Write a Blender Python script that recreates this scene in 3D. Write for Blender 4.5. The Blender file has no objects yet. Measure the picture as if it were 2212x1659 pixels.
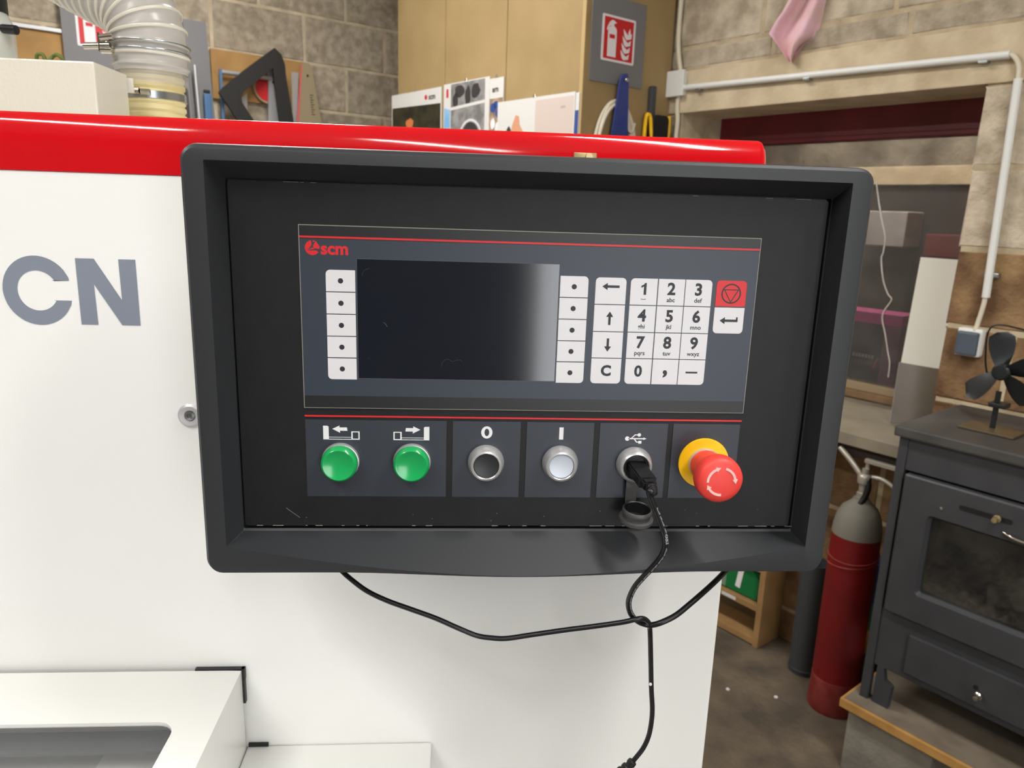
import bpy, bmesh, math, random
from mathutils import Vector, Matrix
random.seed(7)
scene = bpy.context.scene
COL = scene.collection

# ---------------------------------------------------------------- camera
W, H, FPX = 2212, 1659, 1611.29
yaw, pitch, roll = .07435, .2321, .03264
fwd = Vector((math.sin(yaw)*math.cos(pitch), math.cos(yaw)*math.cos(pitch), -math.sin(pitch)))
rgt = Vector((math.cos(yaw), -math.sin(yaw), 0)); upv = rgt.cross(fwd)
CR = rgt*math.cos(roll)+upv*math.sin(roll); CU = -rgt*math.sin(roll)+upv*math.cos(roll)
CAM = Vector((0, -.57, 1.5))
cd = bpy.data.cameras.new('camera'); cam = bpy.data.objects.new('camera', cd); COL.objects.link(cam)
cd.sensor_fit = 'HORIZONTAL'; cd.sensor_width = 36; cd.lens = FPX/W*36
cd.clip_start = .01; cd.clip_end = 100
cd.dof.use_dof = True; cd.dof.focus_distance = .60; cd.dof.aperture_fstop = 14
mw = Matrix((CR, CU, -fwd)).transposed().to_4x4(); mw.translation = CAM; cam.matrix_world = mw
scene.camera = cam

# ---------------------------------------------------------------- world, lights, exposure
world = bpy.data.worlds.new('overcast_sky'); scene.world = world; world.use_nodes = True
bg = world.node_tree.nodes['Background']
bg.inputs[0].default_value = (.95, .975, 1, 1); bg.inputs[1].default_value = 6.0
scene.view_settings.view_transform = 'Standard'; scene.view_settings.look = 'None'
scene.view_settings.exposure = 0.0; scene.view_settings.gamma = 1.0
scene.view_settings.use_curve_mapping = False
scene.cycles.use_denoising = True
scene.cycles.max_bounces = 8; scene.cycles.sample_clamp_indirect = 6

ANG = math.radians(34.5)                     # the room stands askew to the machine
E2 = Vector((math.cos(ANG), math.sin(ANG), 0)); E1 = Vector((-math.sin(ANG), math.cos(ANG), 0))
UP = Vector((0, 0, 1)); X = Vector((1, 0, 0))
def RM(s, t, z=0): return E1*s+E2*t+UP*z      # room coordinates: s along the window wall, t across
S_A, T_B, S_C, T_D, Z_C = 3.30, 2.006, -3.5, -3.6, 2.95
TUBE_SPOTS = [(-.35, -1.45, 36), (-1.15, .45, 37), (1.9, -1.35, 30), (1.9, .65, 40), (-2.4, -1.0, 22)]
def tube_light(s, t, power):
    ld = bpy.data.lights.new('tube_glow', 'AREA'); ld.shape = 'RECTANGLE'; ld.size = 1.45; ld.size_y = .07
    ld.energy = power; ld.color = (1, .98, .945)
    lo = bpy.data.objects.new('tube_glow', ld); COL.objects.link(lo)
    lo.location = RM(s, t, Z_C-.115); lo.rotation_euler = (0, 0, math.radians(124.5))
    return lo
TUBE_LIGHTS = [tube_light(*a) for a in TUBE_SPOTS]

# ---------------------------------------------------------------- helpers
class Frame:
    """a plane in the place: u right, v up, n out of it towards the room"""
    def __init__(s, O, U, N, rot): s.O, s.U, s.V, s.N, s.rot = Vector(O), Vector(U), UP, Vector(N), rot
    def p(s, u, v, n=0): return s.O+s.U*u+s.V*v+s.N*n
    def uv(s, px, py, n=0):                   # where a sight line of the photograph meets the plane
        d = CR*((px-W/2)/FPX)-CU*((py-H/2)/FPX)+fwd
        o = s.O+s.N*n; q = CAM+d*((o-CAM).dot(s.N)/d.dot(s.N))-s.O
        return q.dot(s.U), q.dot(s.V)
FP = Frame((0, 0, 0), X, (0, -1, 0), 0)                       # control panel
FM = Frame((0, .15, 0), X, (0, -1, 0), 0)                     # machine face
def FA(s): return Frame(E1*s, E2, -E1, ANG)                   # parallel to the left block wall, u = t
def FB(t): return Frame(E2*t, -E1, -E2, ANG-math.pi/2)        # parallel to the window wall, u = -s

def lin(c):
    c = c/255
    return c/12.92 if c <= .04045 else ((c+.055)/1.055)**2.4
def rgb(c): return (lin(c[0]), lin(c[1]), lin(c[2]), 1)
MATS = {}
def mat(name, c, rough=.5, metal=0, c2=None, nscale=20, bump=0, bscale=200, spec=.5, coat=0, alpha=1, trans=0, objvar=0, detail=4, lo=.35, hi=.65, emis=0):
    m = bpy.data.materials.new(name); m.use_nodes = True; nt = m.node_tree; b = nt.nodes['Principled BSDF']
    b.inputs['Base Color'].default_value = rgb(c); b.inputs['Roughness'].default_value = rough
    b.inputs['Metallic'].default_value = metal; b.inputs['Specular IOR Level'].default_value = spec
    b.inputs['Coat Weight'].default_value = coat; b.inputs['Coat Roughness'].default_value = .08
    b.inputs['Alpha'].default_value = alpha; b.inputs['Transmission Weight'].default_value = trans
    if emis: b.inputs['Emission Color'].default_value = rgb(c); b.inputs['Emission Strength'].default_value = emis
    tc = nt.nodes.new('ShaderNodeTexCoord')
    if c2 is not None or objvar:
        no = nt.nodes.new('ShaderNodeTexNoise'); no.inputs['Scale'].default_value = nscale; no.inputs['Detail'].default_value = detail
        geo = nt.nodes.new('ShaderNodeNewGeometry')
        nt.links.new(geo.outputs['Position'], no.inputs['Vector'])
        mr = nt.nodes.new('ShaderNodeMapRange'); mr.inputs[1].default_value = lo; mr.inputs[2].default_value = hi
        nt.links.new(no.outputs[0], mr.inputs[0])
        mx = nt.nodes.new('ShaderNodeMix'); mx.data_type = 'RGBA'
        mx.inputs[6].default_value = rgb(c); mx.inputs[7].default_value = rgb(c2 or c)
        nt.links.new(mr.outputs[0], mx.inputs[0]); out = mx.outputs[2]
        if objvar:
            oi = nt.nodes.new('ShaderNodeObjectInfo')
            m2 = nt.nodes.new('ShaderNodeMapRange'); m2.inputs[3].default_value = 1-objvar; m2.inputs[4].default_value = 1+objvar
            nt.links.new(oi.outputs['Random'], m2.inputs[0])
            hs = nt.nodes.new('ShaderNodeHueSaturation'); nt.links.new(m2.outputs[0], hs.inputs['Value'])
            nt.links.new(out, hs.inputs['Color']); out = hs.outputs[0]
        nt.links.new(out, b.inputs['Base Color'])
    if bump:
        n2 = nt.nodes.new('ShaderNodeTexNoise'); n2.inputs['Scale'].default_value = bscale; n2.inputs['Detail'].default_value = 3
        geo2 = nt.nodes.new('ShaderNodeNewGeometry'); nt.links.new(geo2.outputs['Position'], n2.inputs['Vector'])
        bu = nt.nodes.new('ShaderNodeBump'); bu.inputs['Strength'].default_value = bump; bu.inputs['Distance'].default_value = .4/bscale
        nt.links.new(n2.outputs[0], bu.inputs['Height']); nt.links.new(bu.outputs[0], b.inputs['Normal'])
    MATS[name] = m
    return m

def mk(name, bm, mats, parent=None, rot=0, smooth=None, base=True):
    """one mesh object from a bmesh built in world coordinates"""
    bmesh.ops.remove_doubles(bm, verts=bm.verts, dist=1e-6)
    bmesh.ops.recalc_face_normals(bm, faces=bm.faces)
    lo = Vector([min(v.co[i] for v in bm.verts) for i in range(3)]); hi = Vector([max(v.co[i] for v in bm.verts) for i in range(3)])
    o = (lo+hi)/2
    if parent is None and base: o.z = lo.z
    M = Matrix.Translation(o) @ Matrix.Rotation(rot, 4, 'Z')
    if parent is not None:
        M = Matrix.Translation(o) @ Matrix.Rotation(parent.get('_r', 0) if False else world_rot(parent), 4, 'Z')
    bm.transform(M.inverted())
    me = bpy.data.meshes.new(name); bm.to_mesh(me); bm.free()
    for m in (mats if isinstance(mats, (list, tuple)) else [mats]): me.materials.append(m)
    if smooth is not None:
        me.polygons.foreach_set('use_smooth', [True]*len(me.polygons))
        if smooth < 179: me.set_sharp_from_angle(angle=math.radians(smooth))
    ob = bpy.data.objects.new(name, me); COL.objects.link(ob)
    WM[ob.name] = M
    if parent is not None:
        ob.parent = parent; ob.matrix_local = WM[parent.name].inverted() @ M
    else: ob.matrix_world = M
    return ob
WM = {}
def world_rot(o): return WM[o.name].to_euler().z
def thing(name, label, cat, loc, rot=0, group=None):
    o = bpy.data.objects.new(name, None); COL.objects.link(o); o.empty_display_size = .05
    M = Matrix.Translation(Vector(loc)) @ Matrix.Rotation(rot, 4, 'Z'); o.matrix_world = M; WM[o.name] = M
    o['label'] = label; o['category'] = cat
    if group: o['group'] = group
    return o
def tag(o, label, cat, group=None):
    o['label'] = label; o['category'] = cat
    if group: o['group'] = group
    return o
def struct(o, label=None):
    o['kind'] = 'structure'
    if label: o['label'] = label
    return o
def B(): return bmesh.new()

def box(bm, F, u0, u1, v0, v1, n0, n1, bev=0, mi=0, seg=2):
    vs = [bm.verts.new(F.p(u, v, n)) for n in (n0, n1) for v in (v0, v1) for u in (u0, u1)]
    fs = [bm.faces.new([vs[i] for i in f]) for f in ((0,1,3,2),(4,6,7,5),(0,4,5,1),(2,3,7,6),(0,2,6,4),(1,5,7,3))]
    for f in fs: f.material_index = mi
    if bev:
        es = list({e for f in fs for e in f.edges})
        r = bmesh.ops.bevel(bm, geom=es, offset=bev, segments=seg, profile=.6, affect='EDGES')
        for f in r['faces']: f.material_index = mi
    return bm
def prism(bm, F, pts, n0, n1, mi=0, bev=0):
    a = [bm.verts.new(F.p(u, v, n1)) for u, v in pts]
    f = bm.faces.new(a); f.material_index = mi
    if n0 != n1:
        b = [bm.verts.new(F.p(u, v, n0)) for u, v in pts]
        g = bm.faces.new(b[::-1]); g.material_index = mi
        for i in range(len(pts)):
            j = (i+1) % len(pts)
            h = bm.faces.new((a[i], b[i], b[j], a[j])); h.material_index = mi
    return bm
def rrect(u0, u1, v0, v1, r, k=5, corners=(1, 1, 1, 1)):
    """rounded rectangle from bottom-left counter-clockwise; corners bl, br, tr, tl"""
    out = []
    for (cx, cy, a0, on) in ((u0, v0, 180, corners[0]), (u1, v0, 270, corners[1]), (u1, v1, 0, corners[2]), (u0, v1, 90, corners[3])):
        if not on or r == 0: out.append((cx, cy)); continue
        ox = cx+r if cx == u0 else cx-r; oy = cy+r if cy == v0 else cy-r
        for i in range(k+1):
            a = math.radians(a0+90*i/k); out.append((ox+r*math.cos(a), oy+r*math.sin(a)))
    return out
def circ(u, v, r, k=24, a0=0, a1=360):
    n = k if a1-a0 == 360 else k+1
    return [(u+r*math.cos(math.radians(a0+(a1-a0)*i/k)), v+r*math.sin(math.radians(a0+(a1-a0)*i/k))) for i in range(n)]
def arcband(u, v, r0, r1, a0, a1, k=16):
    return circ(u, v, r1, k, a0, a1)+circ(u, v, r0, k, a0, a1)[::-1]
def lathe(bm, O, axis, prof, seg=40, mi=0, mis=None, closed=False):
    O = Vector(O); axis = Vector(axis).normalized()
    a = axis.orthogonal().normalized(); b = axis.cross(a)
    rings = []
    for r, h in prof:
        if r < 1e-7: rings.append([bm.verts.new(O+axis*h)])
        else: rings.append([bm.verts.new(O+axis*h+(a*math.cos(2*math.pi*i/seg)+b*math.sin(2*math.pi*i/seg))*r) for i in range(seg)])
    for q in range(len(rings)-1):
        A, C = rings[q], rings[q+1]; m = mis[q] if mis else mi
        if len(A) == 1 and len(C) == 1: continue
        for i in range(seg):
            j = (i+1) % seg
            if len(A) == 1: f = bm.faces.new((A[0], C[i], C[j]))
            elif len(C) == 1: f = bm.faces.new((A[i], C[0], A[j]))
            else: f = bm.faces.new((A[i], C[i], C[j], A[j]))
            f.material_index = m
    return bm
def spline(pts, n=10):
    P = [Vector(p) for p in pts]; P = [P[0]*2-P[1]]+P+[P[-1]*2-P[-2]]; out = []
    for i in range(1, len(P)-2):
        for k in range(n):
            t = k/n; a, b, c, d = P[i-1:i+3]
            out.append(.5*((2*b)+(c-a)*t+(2*a-5*b+4*c-d)*t*t+(3*b-a-3*c+d)*t**3))
    out.append(P[-2]); return out
def tube(bm, pts, r, seg=10, mi=0, cap=True):
    pts = [Vector(p) for p in pts]; n = len(pts); rings = []
    t0 = (pts[1]-pts[0]).normalized(); a = t0.orthogonal().normalized()
    for i in range(n):
        t = (pts[min(i+1, n-1)]-pts[max(i-1, 0)]).normalized()
        a = (a-t*a.dot(t)).normalized(); b = t.cross(a); rr = r[i] if isinstance(r, (list, tuple)) else r
        rings.append([bm.verts.new(pts[i]+(a*math.cos(2*math.pi*k/seg)+b*math.sin(2*math.pi*k/seg))*rr) for k in range(seg)])
    for i in range(n-1):
        for k in range(seg):
            j = (k+1) % seg; f = bm.faces.new((rings[i][k], rings[i][j], rings[i+1][j], rings[i+1][k])); f.material_index = mi
    if cap:
        for ring in (rings[0][::-1], rings[-1]): f = bm.faces.new(ring); f.material_index = mi
    return bm
def text(bm, F, body, u, v, size, n, mi=0, bold=0, align='CENTER', sx=1):
    c = bpy.data.curves.new('t', 'FONT'); c.body = body; c.size = size; c.align_x = align; c.align_y = 'CENTER'; c.offset = bold; c.resolution_u = 3
    o = bpy.data.objects.new('t', c); COL.objects.link(o)
    dg = bpy.context.evaluated_depsgraph_get(); me = bpy.data.meshes.new_from_object(o.evaluated_get(dg))
    vs = [bm.verts.new(F.p(u+w.co.x*sx, v+w.co.y, n)) for w in me.vertices]
    for p in me.polygons:
        try: f = bm.faces.new([vs[i] for i in p.vertices]); f.material_index = mi
        except ValueError: pass
    bpy.data.objects.remove(o); bpy.data.curves.remove(c); bpy.data.meshes.remove(me)
    return bm

# ---------------------------------------------------------------- materials
m_white = mat('machine_white_paint', (236, 236, 233), .33, bump=.05, bscale=900)
m_cream = mat('cream_paint', (206, 201, 188), .22, bump=.25, bscale=260)
m_red = mat('gloss_red_paint', (200, 15, 25), .09, coat=0, c2=(194, 14, 23), nscale=4)
m_letter = mat('grey_letter_film', (128, 135, 148), .45)
m_bezel = mat('charcoal_plastic', (42, 44, 47), .46, bump=.12, bscale=1500)
m_plate = mat('black_grained_plate', (17, 18, 20), .5, spec=.35, bump=.25, bscale=1400, c2=(21, 22, 24), nscale=60)
m_memb = mat('slate_membrane', (46, 54, 65), .42)
m_band = mat('black_band', (23, 24, 26), .42)
m_edge = mat('pale_cut_edge', (150, 147, 135), .6)
m_print_red = mat('red_print', (206, 30, 36), .45)
m_key = mat('white_key_film', (214, 213, 216), .42)
m_ink = mat('dark_ink', (32, 35, 42), .5)
m_prtw = mat('white_print', (222, 222, 224), .5)
m_lab = mat('slate_label', (43, 48, 57), .45)
m_screen = mat('screen_glass', (22, 27, 36), .09, spec=.75)
m_smear = mat('dust_smear', (62, 67, 74), .8)
m_green = mat('green_lens', (26, 160, 86), .22, coat=.3)
m_silver = mat('satin_silver', (205, 205, 206), .28, metal=.6)
m_steel = mat('zinc_steel', (170, 176, 178), .25, metal=.9)
m_black = mat('black_plastic', (22, 23, 25), .42)
m_blackcap = mat('black_button_cap', (38, 40, 43), .4)
m_whitecap = mat('white_button_cap', (196, 203, 215), .3)
m_rubber = mat('black_rubber', (19, 20, 22), .38)
m_yellow = mat('yellow_plastic', (250, 196, 8), .5)
m_estop = mat('red_mushroom_plastic', (232, 66, 58), .5)
m_arrow = mat('pale_arrow_print', (240, 190, 185), .5)
m_capgrey = mat('grey_cap_rubber', (72, 72, 72), .5)
m_block = mat('rough_concrete_block', (168, 156, 137), .95, c2=(136, 124, 107), nscale=26, bump=1.0, bscale=90, objvar=.12, detail=8)
m_blockB = mat('buff_concrete_block', (200, 186, 164), .95, c2=(160, 146, 125), nscale=16, bump=1.0, bscale=90, objvar=.12, detail=8)
m_stain = mat('stained_stone', (150, 120, 84), .95, c2=(92, 64, 42), nscale=7, bump=1.0, bscale=60, objvar=.15, detail=8)
m_mortar = mat('pale_mortar', (200, 184, 154), .95, c2=(168, 152, 124), nscale=12, bump=.8, bscale=120)
m_mortarA = mat('grey_mortar', (196, 182, 156), .95, c2=(170, 156, 132), nscale=12, bump=.8, bscale=120)
m_lintel = mat('concrete_lintel', (212, 196, 166), .9, c2=(186, 168, 138), nscale=9, bump=.5, bscale=80, detail=8)
m_floor = mat('dusty_concrete_floor', (110, 97, 80), .9, c2=(76, 67, 56), nscale=7, bump=.5, bscale=60, detail=8)
m_plain = mat('grey_wall_paint', (128, 120, 110), .9, c2=(115, 108, 98), nscale=3)
m_ceil = mat('white_ceiling', (215, 212, 205), .9)
m_mdf = mat('brown_board', (160, 136, 93), .75, c2=(150, 126, 84), nscale=5)
m_mdfedge = mat('board_edge', (176, 150, 104), .8)
m_ply = mat('plywood', (170, 132, 78), .75, c2=(150, 114, 66), nscale=8)
m_signgrey = mat('grey_sign_backing', (118, 118, 120), .6)
m_signred = mat('sign_red', (196, 26, 32), .5)
m_signwhite = mat('sign_white', (232, 226, 230), .5)
m_paper = mat('white_paper', (210, 208, 205), .6)
m_pvc = mat('white_pvc', (226, 226, 222), .4)
m_cablew = mat('cream_cable', (214, 205, 184), .5)
m_pink = mat('pink_cloth', (236, 192, 206), .95, c2=(218, 180, 176), nscale=14, bump=.6, bscale=400)
m_maroon = mat('maroon_frame_paint', (112, 34, 42), .4, c2=(92, 24, 32), nscale=5)
m_stove = mat('stove_enamel', (58, 59, 62), .5, c2=(52, 53, 56), nscale=15, bump=.1, bscale=300)
m_stovetop = mat('dusty_stove_top', (72, 70, 67), .5, c2=(60, 59, 58), nscale=9)
m_soot = mat('sooty_glass', (84, 80, 71), .25, c2=(38, 37, 36), nscale=7, spec=.5, alpha=.5)
m_fire = mat('firebox_lining', (52, 48, 42), .9)
m_ash = mat('ash', (188, 174, 150), .95, c2=(40, 36, 33), nscale=40, bump=1, bscale=90)
m_brass = mat('worn_brass', (176, 156, 112), .3, metal=.7)
m_chrome = mat('chrome', (205, 200, 190), .15, metal=1)
m_gasred = mat('dusty_red_paint', (124, 8, 14), .5, c2=(108, 12, 16), nscale=7, bump=.1, bscale=120)
m_gasdust = mat('scuffed_red_paint', (150, 62, 56), .7, c2=(128, 30, 30), nscale=22)
m_gasgrey = mat('grey_shoulder_paint', (124, 120, 110), .7)
m_valve = mat('valve_metal', (176, 170, 158), .4, metal=.5)
m_pipe = mat('dark_grey_pipe', (62, 66, 70), .5)
m_pine = mat('pine_board', (164, 128, 82), .7, c2=(146, 112, 70), nscale=9)
m_ochre = mat('ochre_board_edge', (188, 142, 78), .75, c2=(160, 116, 58), nscale=12)
m_dust = mat('dusty_board_top', (124, 112, 96), .95, c2=(104, 94, 80), nscale=12)
m_conc = mat('grey_concrete', (134, 128, 116), .95, c2=(114, 108, 98), nscale=10, bump=.5, bscale=80)
m_counter = mat('stone_counter', (138, 129, 111), .7, c2=(122, 113, 97), nscale=7)
m_boardw = mat('white_laminate', (234, 232, 222), .45)
m_sheet = mat('grey_sheet_metal', (168, 164, 160), .35, metal=.35)
m_fan = mat('black_fan_enamel', (22, 26, 28), .4)
m_socket = mat('slate_socket_lid', (78, 88, 100), .35)
m_bluep = mat('blue_plastic', (38, 58, 140), .45, c2=(52, 66, 128), nscale=30)
m_bluest = mat('blue_steel_tool', (74, 110, 150), .4)
m_sawblade = mat('tan_saw_blade', (150, 136, 108), .5)
m_alu = mat('aluminium', (186, 186, 188), .35, metal=.6)
m_blacksq = mat('black_square_plastic', (26, 25, 25), .6)
m_hose = mat('grey_translucent_hose', (186, 182, 176), .28, alpha=.82)
m_hoserib = mat('pale_hose_rib', (206, 202, 188), .3)
m_cuff = mat('clear_plastic_cuff', (200, 198, 196), .15, alpha=.35)
m_spig = mat('yellowed_collar', (212, 198, 150), .4, c2=(190, 170, 110), nscale=14)
m_bowl = mat('clear_bowl_plastic', (205, 212, 206), .15, alpha=.6)
m_gcord = mat('green_cord', (96, 108, 48), .7)
m_greenbag = mat('green_bag_film', (20, 110, 58), .35)
m_magenta = mat('magenta_card', (206, 52, 140), .5)
m_darkbox = mat('dark_card', (38, 40, 44), .5)
m_crack = mat('glass_crack', (206, 200, 194), .5)
m_tubeglow = mat('tube_diffuser', (255, 248, 236), .5, emis=2.0)

# glass of the workshop window: dirty pane that one still sees through
gm = bpy.data.materials.new('dirty_window_glass'); gm.use_nodes = True; nt = gm.node_tree; nt.nodes.clear()
o_ = nt.nodes.new('ShaderNodeOutputMaterial'); tr = nt.nodes.new('ShaderNodeBsdfTransparent'); tr.inputs[0].default_value = (.8, .8, .8, 1)
pb = nt.nodes.new('ShaderNodeBsdfPrincipled'); pb.inputs['Base Color'].default_value = rgb((120, 116, 112)); pb.inputs['Roughness'].default_value = .12
nz = nt.nodes.new('ShaderNodeTexNoise'); nz.inputs['Scale'].default_value = 9; nz.inputs['Detail'].default_value = 7
mr = nt.nodes.new('ShaderNodeMapRange'); mr.inputs[1].default_value = .3; mr.inputs[2].default_value = .75; mr.inputs[3].default_value = .16; mr.inputs[4].default_value = .42
mixs = nt.nodes.new('ShaderNodeMixShader')
nt.links.new(nz.outputs[0], mr.inputs[0]); nt.links.new(mr.outputs[0], mixs.inputs[0]); nt.links.new(tr.outputs[0], mixs.inputs[1]); nt.links.new(pb.outputs[0], mixs.inputs[2]); nt.links.new(mixs.outputs[0], o_.inputs[0])
m_glass = gm

# ================================================================ the room
bm = B(); Ff = Frame((0, 0, 0), E2, -E1, ANG)
box(bm, Ff, T_D-.2, 5.2, -.1, 0, 4.0, -S_A-1.5); struct(mk('floor', bm, m_floor, rot=ANG))
bm = B(); box(bm, Ff, T_D-.2, T_B+.25, Z_C, Z_C+.1, 3.8, -S_A-.2); struct(mk('ceiling', bm, m_ceil, rot=ANG))

# block meshes are shared between blocks of one size
BLK = {}
def block_mesh(w, h, m, var):
    key = (round(w, 3), round(h, 3), m.name, var)
    if key in BLK: return BLK[key]
    rnd = random.Random(hash((round(w, 3), round(h, 3), var)) & 0xffff)
    b = bmesh.new(); nx = 3
    def row(z, y, ins, jit):
        return [b.verts.new((-w/2+ins+(w-2*ins)*i/nx+rnd.uniform(-jit, jit)*(0 < i < nx), y+rnd.uniform(-jit, jit), z+rnd.uniform(-jit, jit))) for i in range(nx+1)]
    back0 = row(-h/2, .04, 0, 0); f0 = row(-h/2, .004, 0, .0012); g0 = row(-h/2+.006, 0, .006, .0016)
    g1 = row(h/2-.006, 0, .006, .0016); f1 = row(h/2, .004, 0, .0012); back1 = row(h/2, .04, 0, 0)
    R = [back0, f0, g0, g1, f1, back1]
    for a, c in zip(R, R[1:]):
        for i in range(nx): b.faces.new((a[i], a[i+1], c[i+1], c[i]))
    for i in (0, nx):
        b.faces.new([r[i] for r in R])
    bmesh.ops.recalc_face_normals(b, faces=b.faces)
    me = bpy.data.meshes.new('block'); b.to_mesh(me); b.free(); me.materials.append(m); BLK[key] = me
    return me
def put_block(F, parent, u0, u1, v0, v1, m, name='block'):
    me = block_mesh(u1-u0, v1-v0, m, random.randrange(4))
    o = bpy.data.objects.new(name, me); COL.objects.link(o)
    M = Matrix.Translation(F.p((u0+u1)/2, (v0+v1)/2, 0)) @ Matrix.Rotation(F.rot, 4, 'Z'); WM[o.name] = M
    o.parent = parent; o.matrix_local = WM[parent.name].inverted() @ M
    return o

# left block wall
F = FA(S_A); bm = B(); box(bm, F, T_D, T_B+.2, 0, Z_C, -.2, -.0025)
wallA = struct(mk('wall_left', bm, m_mortarA, rot=ANG))
CH, J, BL = .2195, .010, .4455
row0 = 2.168-9*CH
for r in range(14):
    v0 = max(0.0, row0-CH+r*CH+J/2) if r else .0; v1 = row0+r*CH-J/2
    if v1-v0 < .03 or v1 > Z_C: v1 = min(v1, Z_C)
    if v1-v0 < .03: continue
    off = 1.540 if (r % 2 == 1) else 1.317
    k0 = math.floor((T_D-off)/BL)
    for k in range(k0, 40):
        a, b_ = off+k*BL+J/2, off+(k+1)*BL-J/2
        a, b_ = max(a, -1.9), min(b_, T_B)
        if b_-a < .03: continue
        put_block(F, wallA, a, b_, v0, v1, m_block)

# window wall with an opening, a lintel, a brick course and stained stones by the stove
OP0, OP1, SILL, HEAD = -1.455, -.43, .862, 1.8645      # u = -s
F = FB(T_B); bm = B()
for (a, b_, c, d) in ((-S_A-.2, OP0-.007, 0, Z_C), (OP1+.007, -S_C, 0, Z_C), (OP0-.007, OP1+.007, HEAD+.05, Z_C), (OP0-.007, OP1+.007, 0, SILL-.04)):
    box(bm, F, a, b_, c, d, -.30, -.0025)
wallB = struct(mk('wall_right', bm, m_mortar, rot=F.rot))
CB = .2185
rows = [(HEAD-CB*(k+1)+J/2, HEAD-CB*k-J/2) for k in range(9)]
rows = [(max(a, 0), b_) for a, b_ in rows if b_ > .04]
for r, (v0, v1) in enumerate(rows):
    for (a0, a1) in ((-S_A, OP0-.02), (OP1, 1.6)):
        off = a1 if a0 < OP0 else a0
        k = 0; u = a0
        first = BL*(.5 if (r % 2) else 1)-J
        if a0 < OP0:                          # left of the window: count from the opening leftwards
            x = a1; w = first
            while x > a0+.03:
                y = max(a0, x-w); put_block(F, wallB, y, x, v0, v1, m_blockB); x = y-J; w = BL-J
        else:
            x = a0; w = first*.8 if r % 2 else first
            while x < a1-.03:
                y = min(a1, x+w)
                near = (x < -.02 and v0 < 1.40)
                put_block(F, wallB, x, y, v0, v1, m_stain if near else m_blockB); x = y+J; w = BL-J
    if v1 < SILL-.04:
        x = OP0-.01
        while x < OP1-.05:
            y = min(OP1-.01, x+(.30 if r % 2 else .24)); put_block(F, wallB, x, y, v0, v1, m_stain); x = y+J
# brick course and blocks above the lintel
v0 = 2.020; u = -S_A
for (c0, c1, off) in ((2.020, 2.086, -.655), (2.096, 2.304, -1.150), (2.314, 2.522, -.935), (2.532, 2.740, -1.150), (2.750, Z_C, -.935)):
    k = -8
    while True:
        a = off+k*BL+J/2; b_ = a+BL-J; k += 1
        if a > 1.6: break
        a, b_ = max(a, -S_A), min(b_, 1.6)
        if b_-a < .03: continue
        put_block(F, wallB, a, b_, c0, c1, m_blockB)
for k in range(6):                             # beside the lintel ends
    a = -S_A+k*.30; b_ = min(a+.29, -1.56)
    if b_-a > .03: put_block(F, wallB, a, b_, HEAD+J/2, 2.010, m_blockB)
bm = B(); box(bm, F, -1.545, .55, HEAD, 2.012, -.234, .006, .004)
struct(mk('trim_1', bm, m_lintel, rot=F.rot), 'pale concrete lintel over the maroon window')

# far walls behind the photographer, with an open doorway that lets daylight in
F = FB(T_D); bm = B(); box(bm, F, -S_A-.2, -S_C+.2, 0, Z_C, .007, .2); struct(mk('wall_far', bm, m_plain, rot=F.rot))
F = FA(S_C); bm = B()
D0, D1, DH = -1.93, -.45, 2.15
for (a, b_, c, d) in ((T_D-.2, D0, 0, Z_C), (D1, T_B+.3, 0, Z_C), (D0, D1, DH, Z_C)): box(bm, F, a, b_, c, d, .007, .2)
struct(mk('wall_back', bm, m_plain, rot=F.rot))
pl = bpy.data.lights.new('doorway_portal', 'AREA'); pl.shape = 'RECTANGLE'; pl.size = D1-D0; pl.size_y = DH; pl.cycles.is_portal = True
po = bpy.data.objects.new('doorway_portal', pl); COL.objects.link(po)
po.matrix_world = Matrix.Translation(F.p((D0+D1)/2, DH/2, .1)) @ Matrix((E2, UP, -E1)).transposed().to_4x4() @ Matrix.Identity(4)
po.matrix_world = Matrix.Translation(F.p((D0+D1)/2, DH/2, .1)) @ Matrix((E2, UP, E2.cross(UP))).transposed().to_4x4() @ Matrix.Rotation(math.pi, 4, 'Y')

# fluorescent fittings on the ceiling
WHERE = ['behind the photographer', 'above the stove side', 'above the machine end', 'in front of the cabinet', 'nearest the open doorway']
for lo, (s, t, p_), wh in zip(TUBE_LIGHTS, TUBE_SPOTS, WHERE):
    F = FB(t); th = thing('fluorescent_light', 'white twin tube ceiling light '+wh, 'light', RM(s, t, Z_C-.1), F.rot, 'ceiling tube lights')
    bm = B(); box(bm, F, -s-.76, -s+.76, Z_C-.06, Z_C, -.09, .09, .006); mk('housing', bm, m_pvc, th)
    for d in (-.045, .045):
        bm = B(); tube(bm, [F.p(-s-.73, Z_C-.085, d), F.p(-s+.73, Z_C-.085, d)], .013, 10); mk('tube', bm, m_tubeglow, th, smooth=40)
    lo.parent = th; lo.matrix_local = WM[th.name].inverted() @ Matrix.LocRotScale(RM(s, t, Z_C-.115), Matrix.Rotation(math.radians(124.5), 3, 'Z').to_quaternion(), (1, 1, 1))

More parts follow.
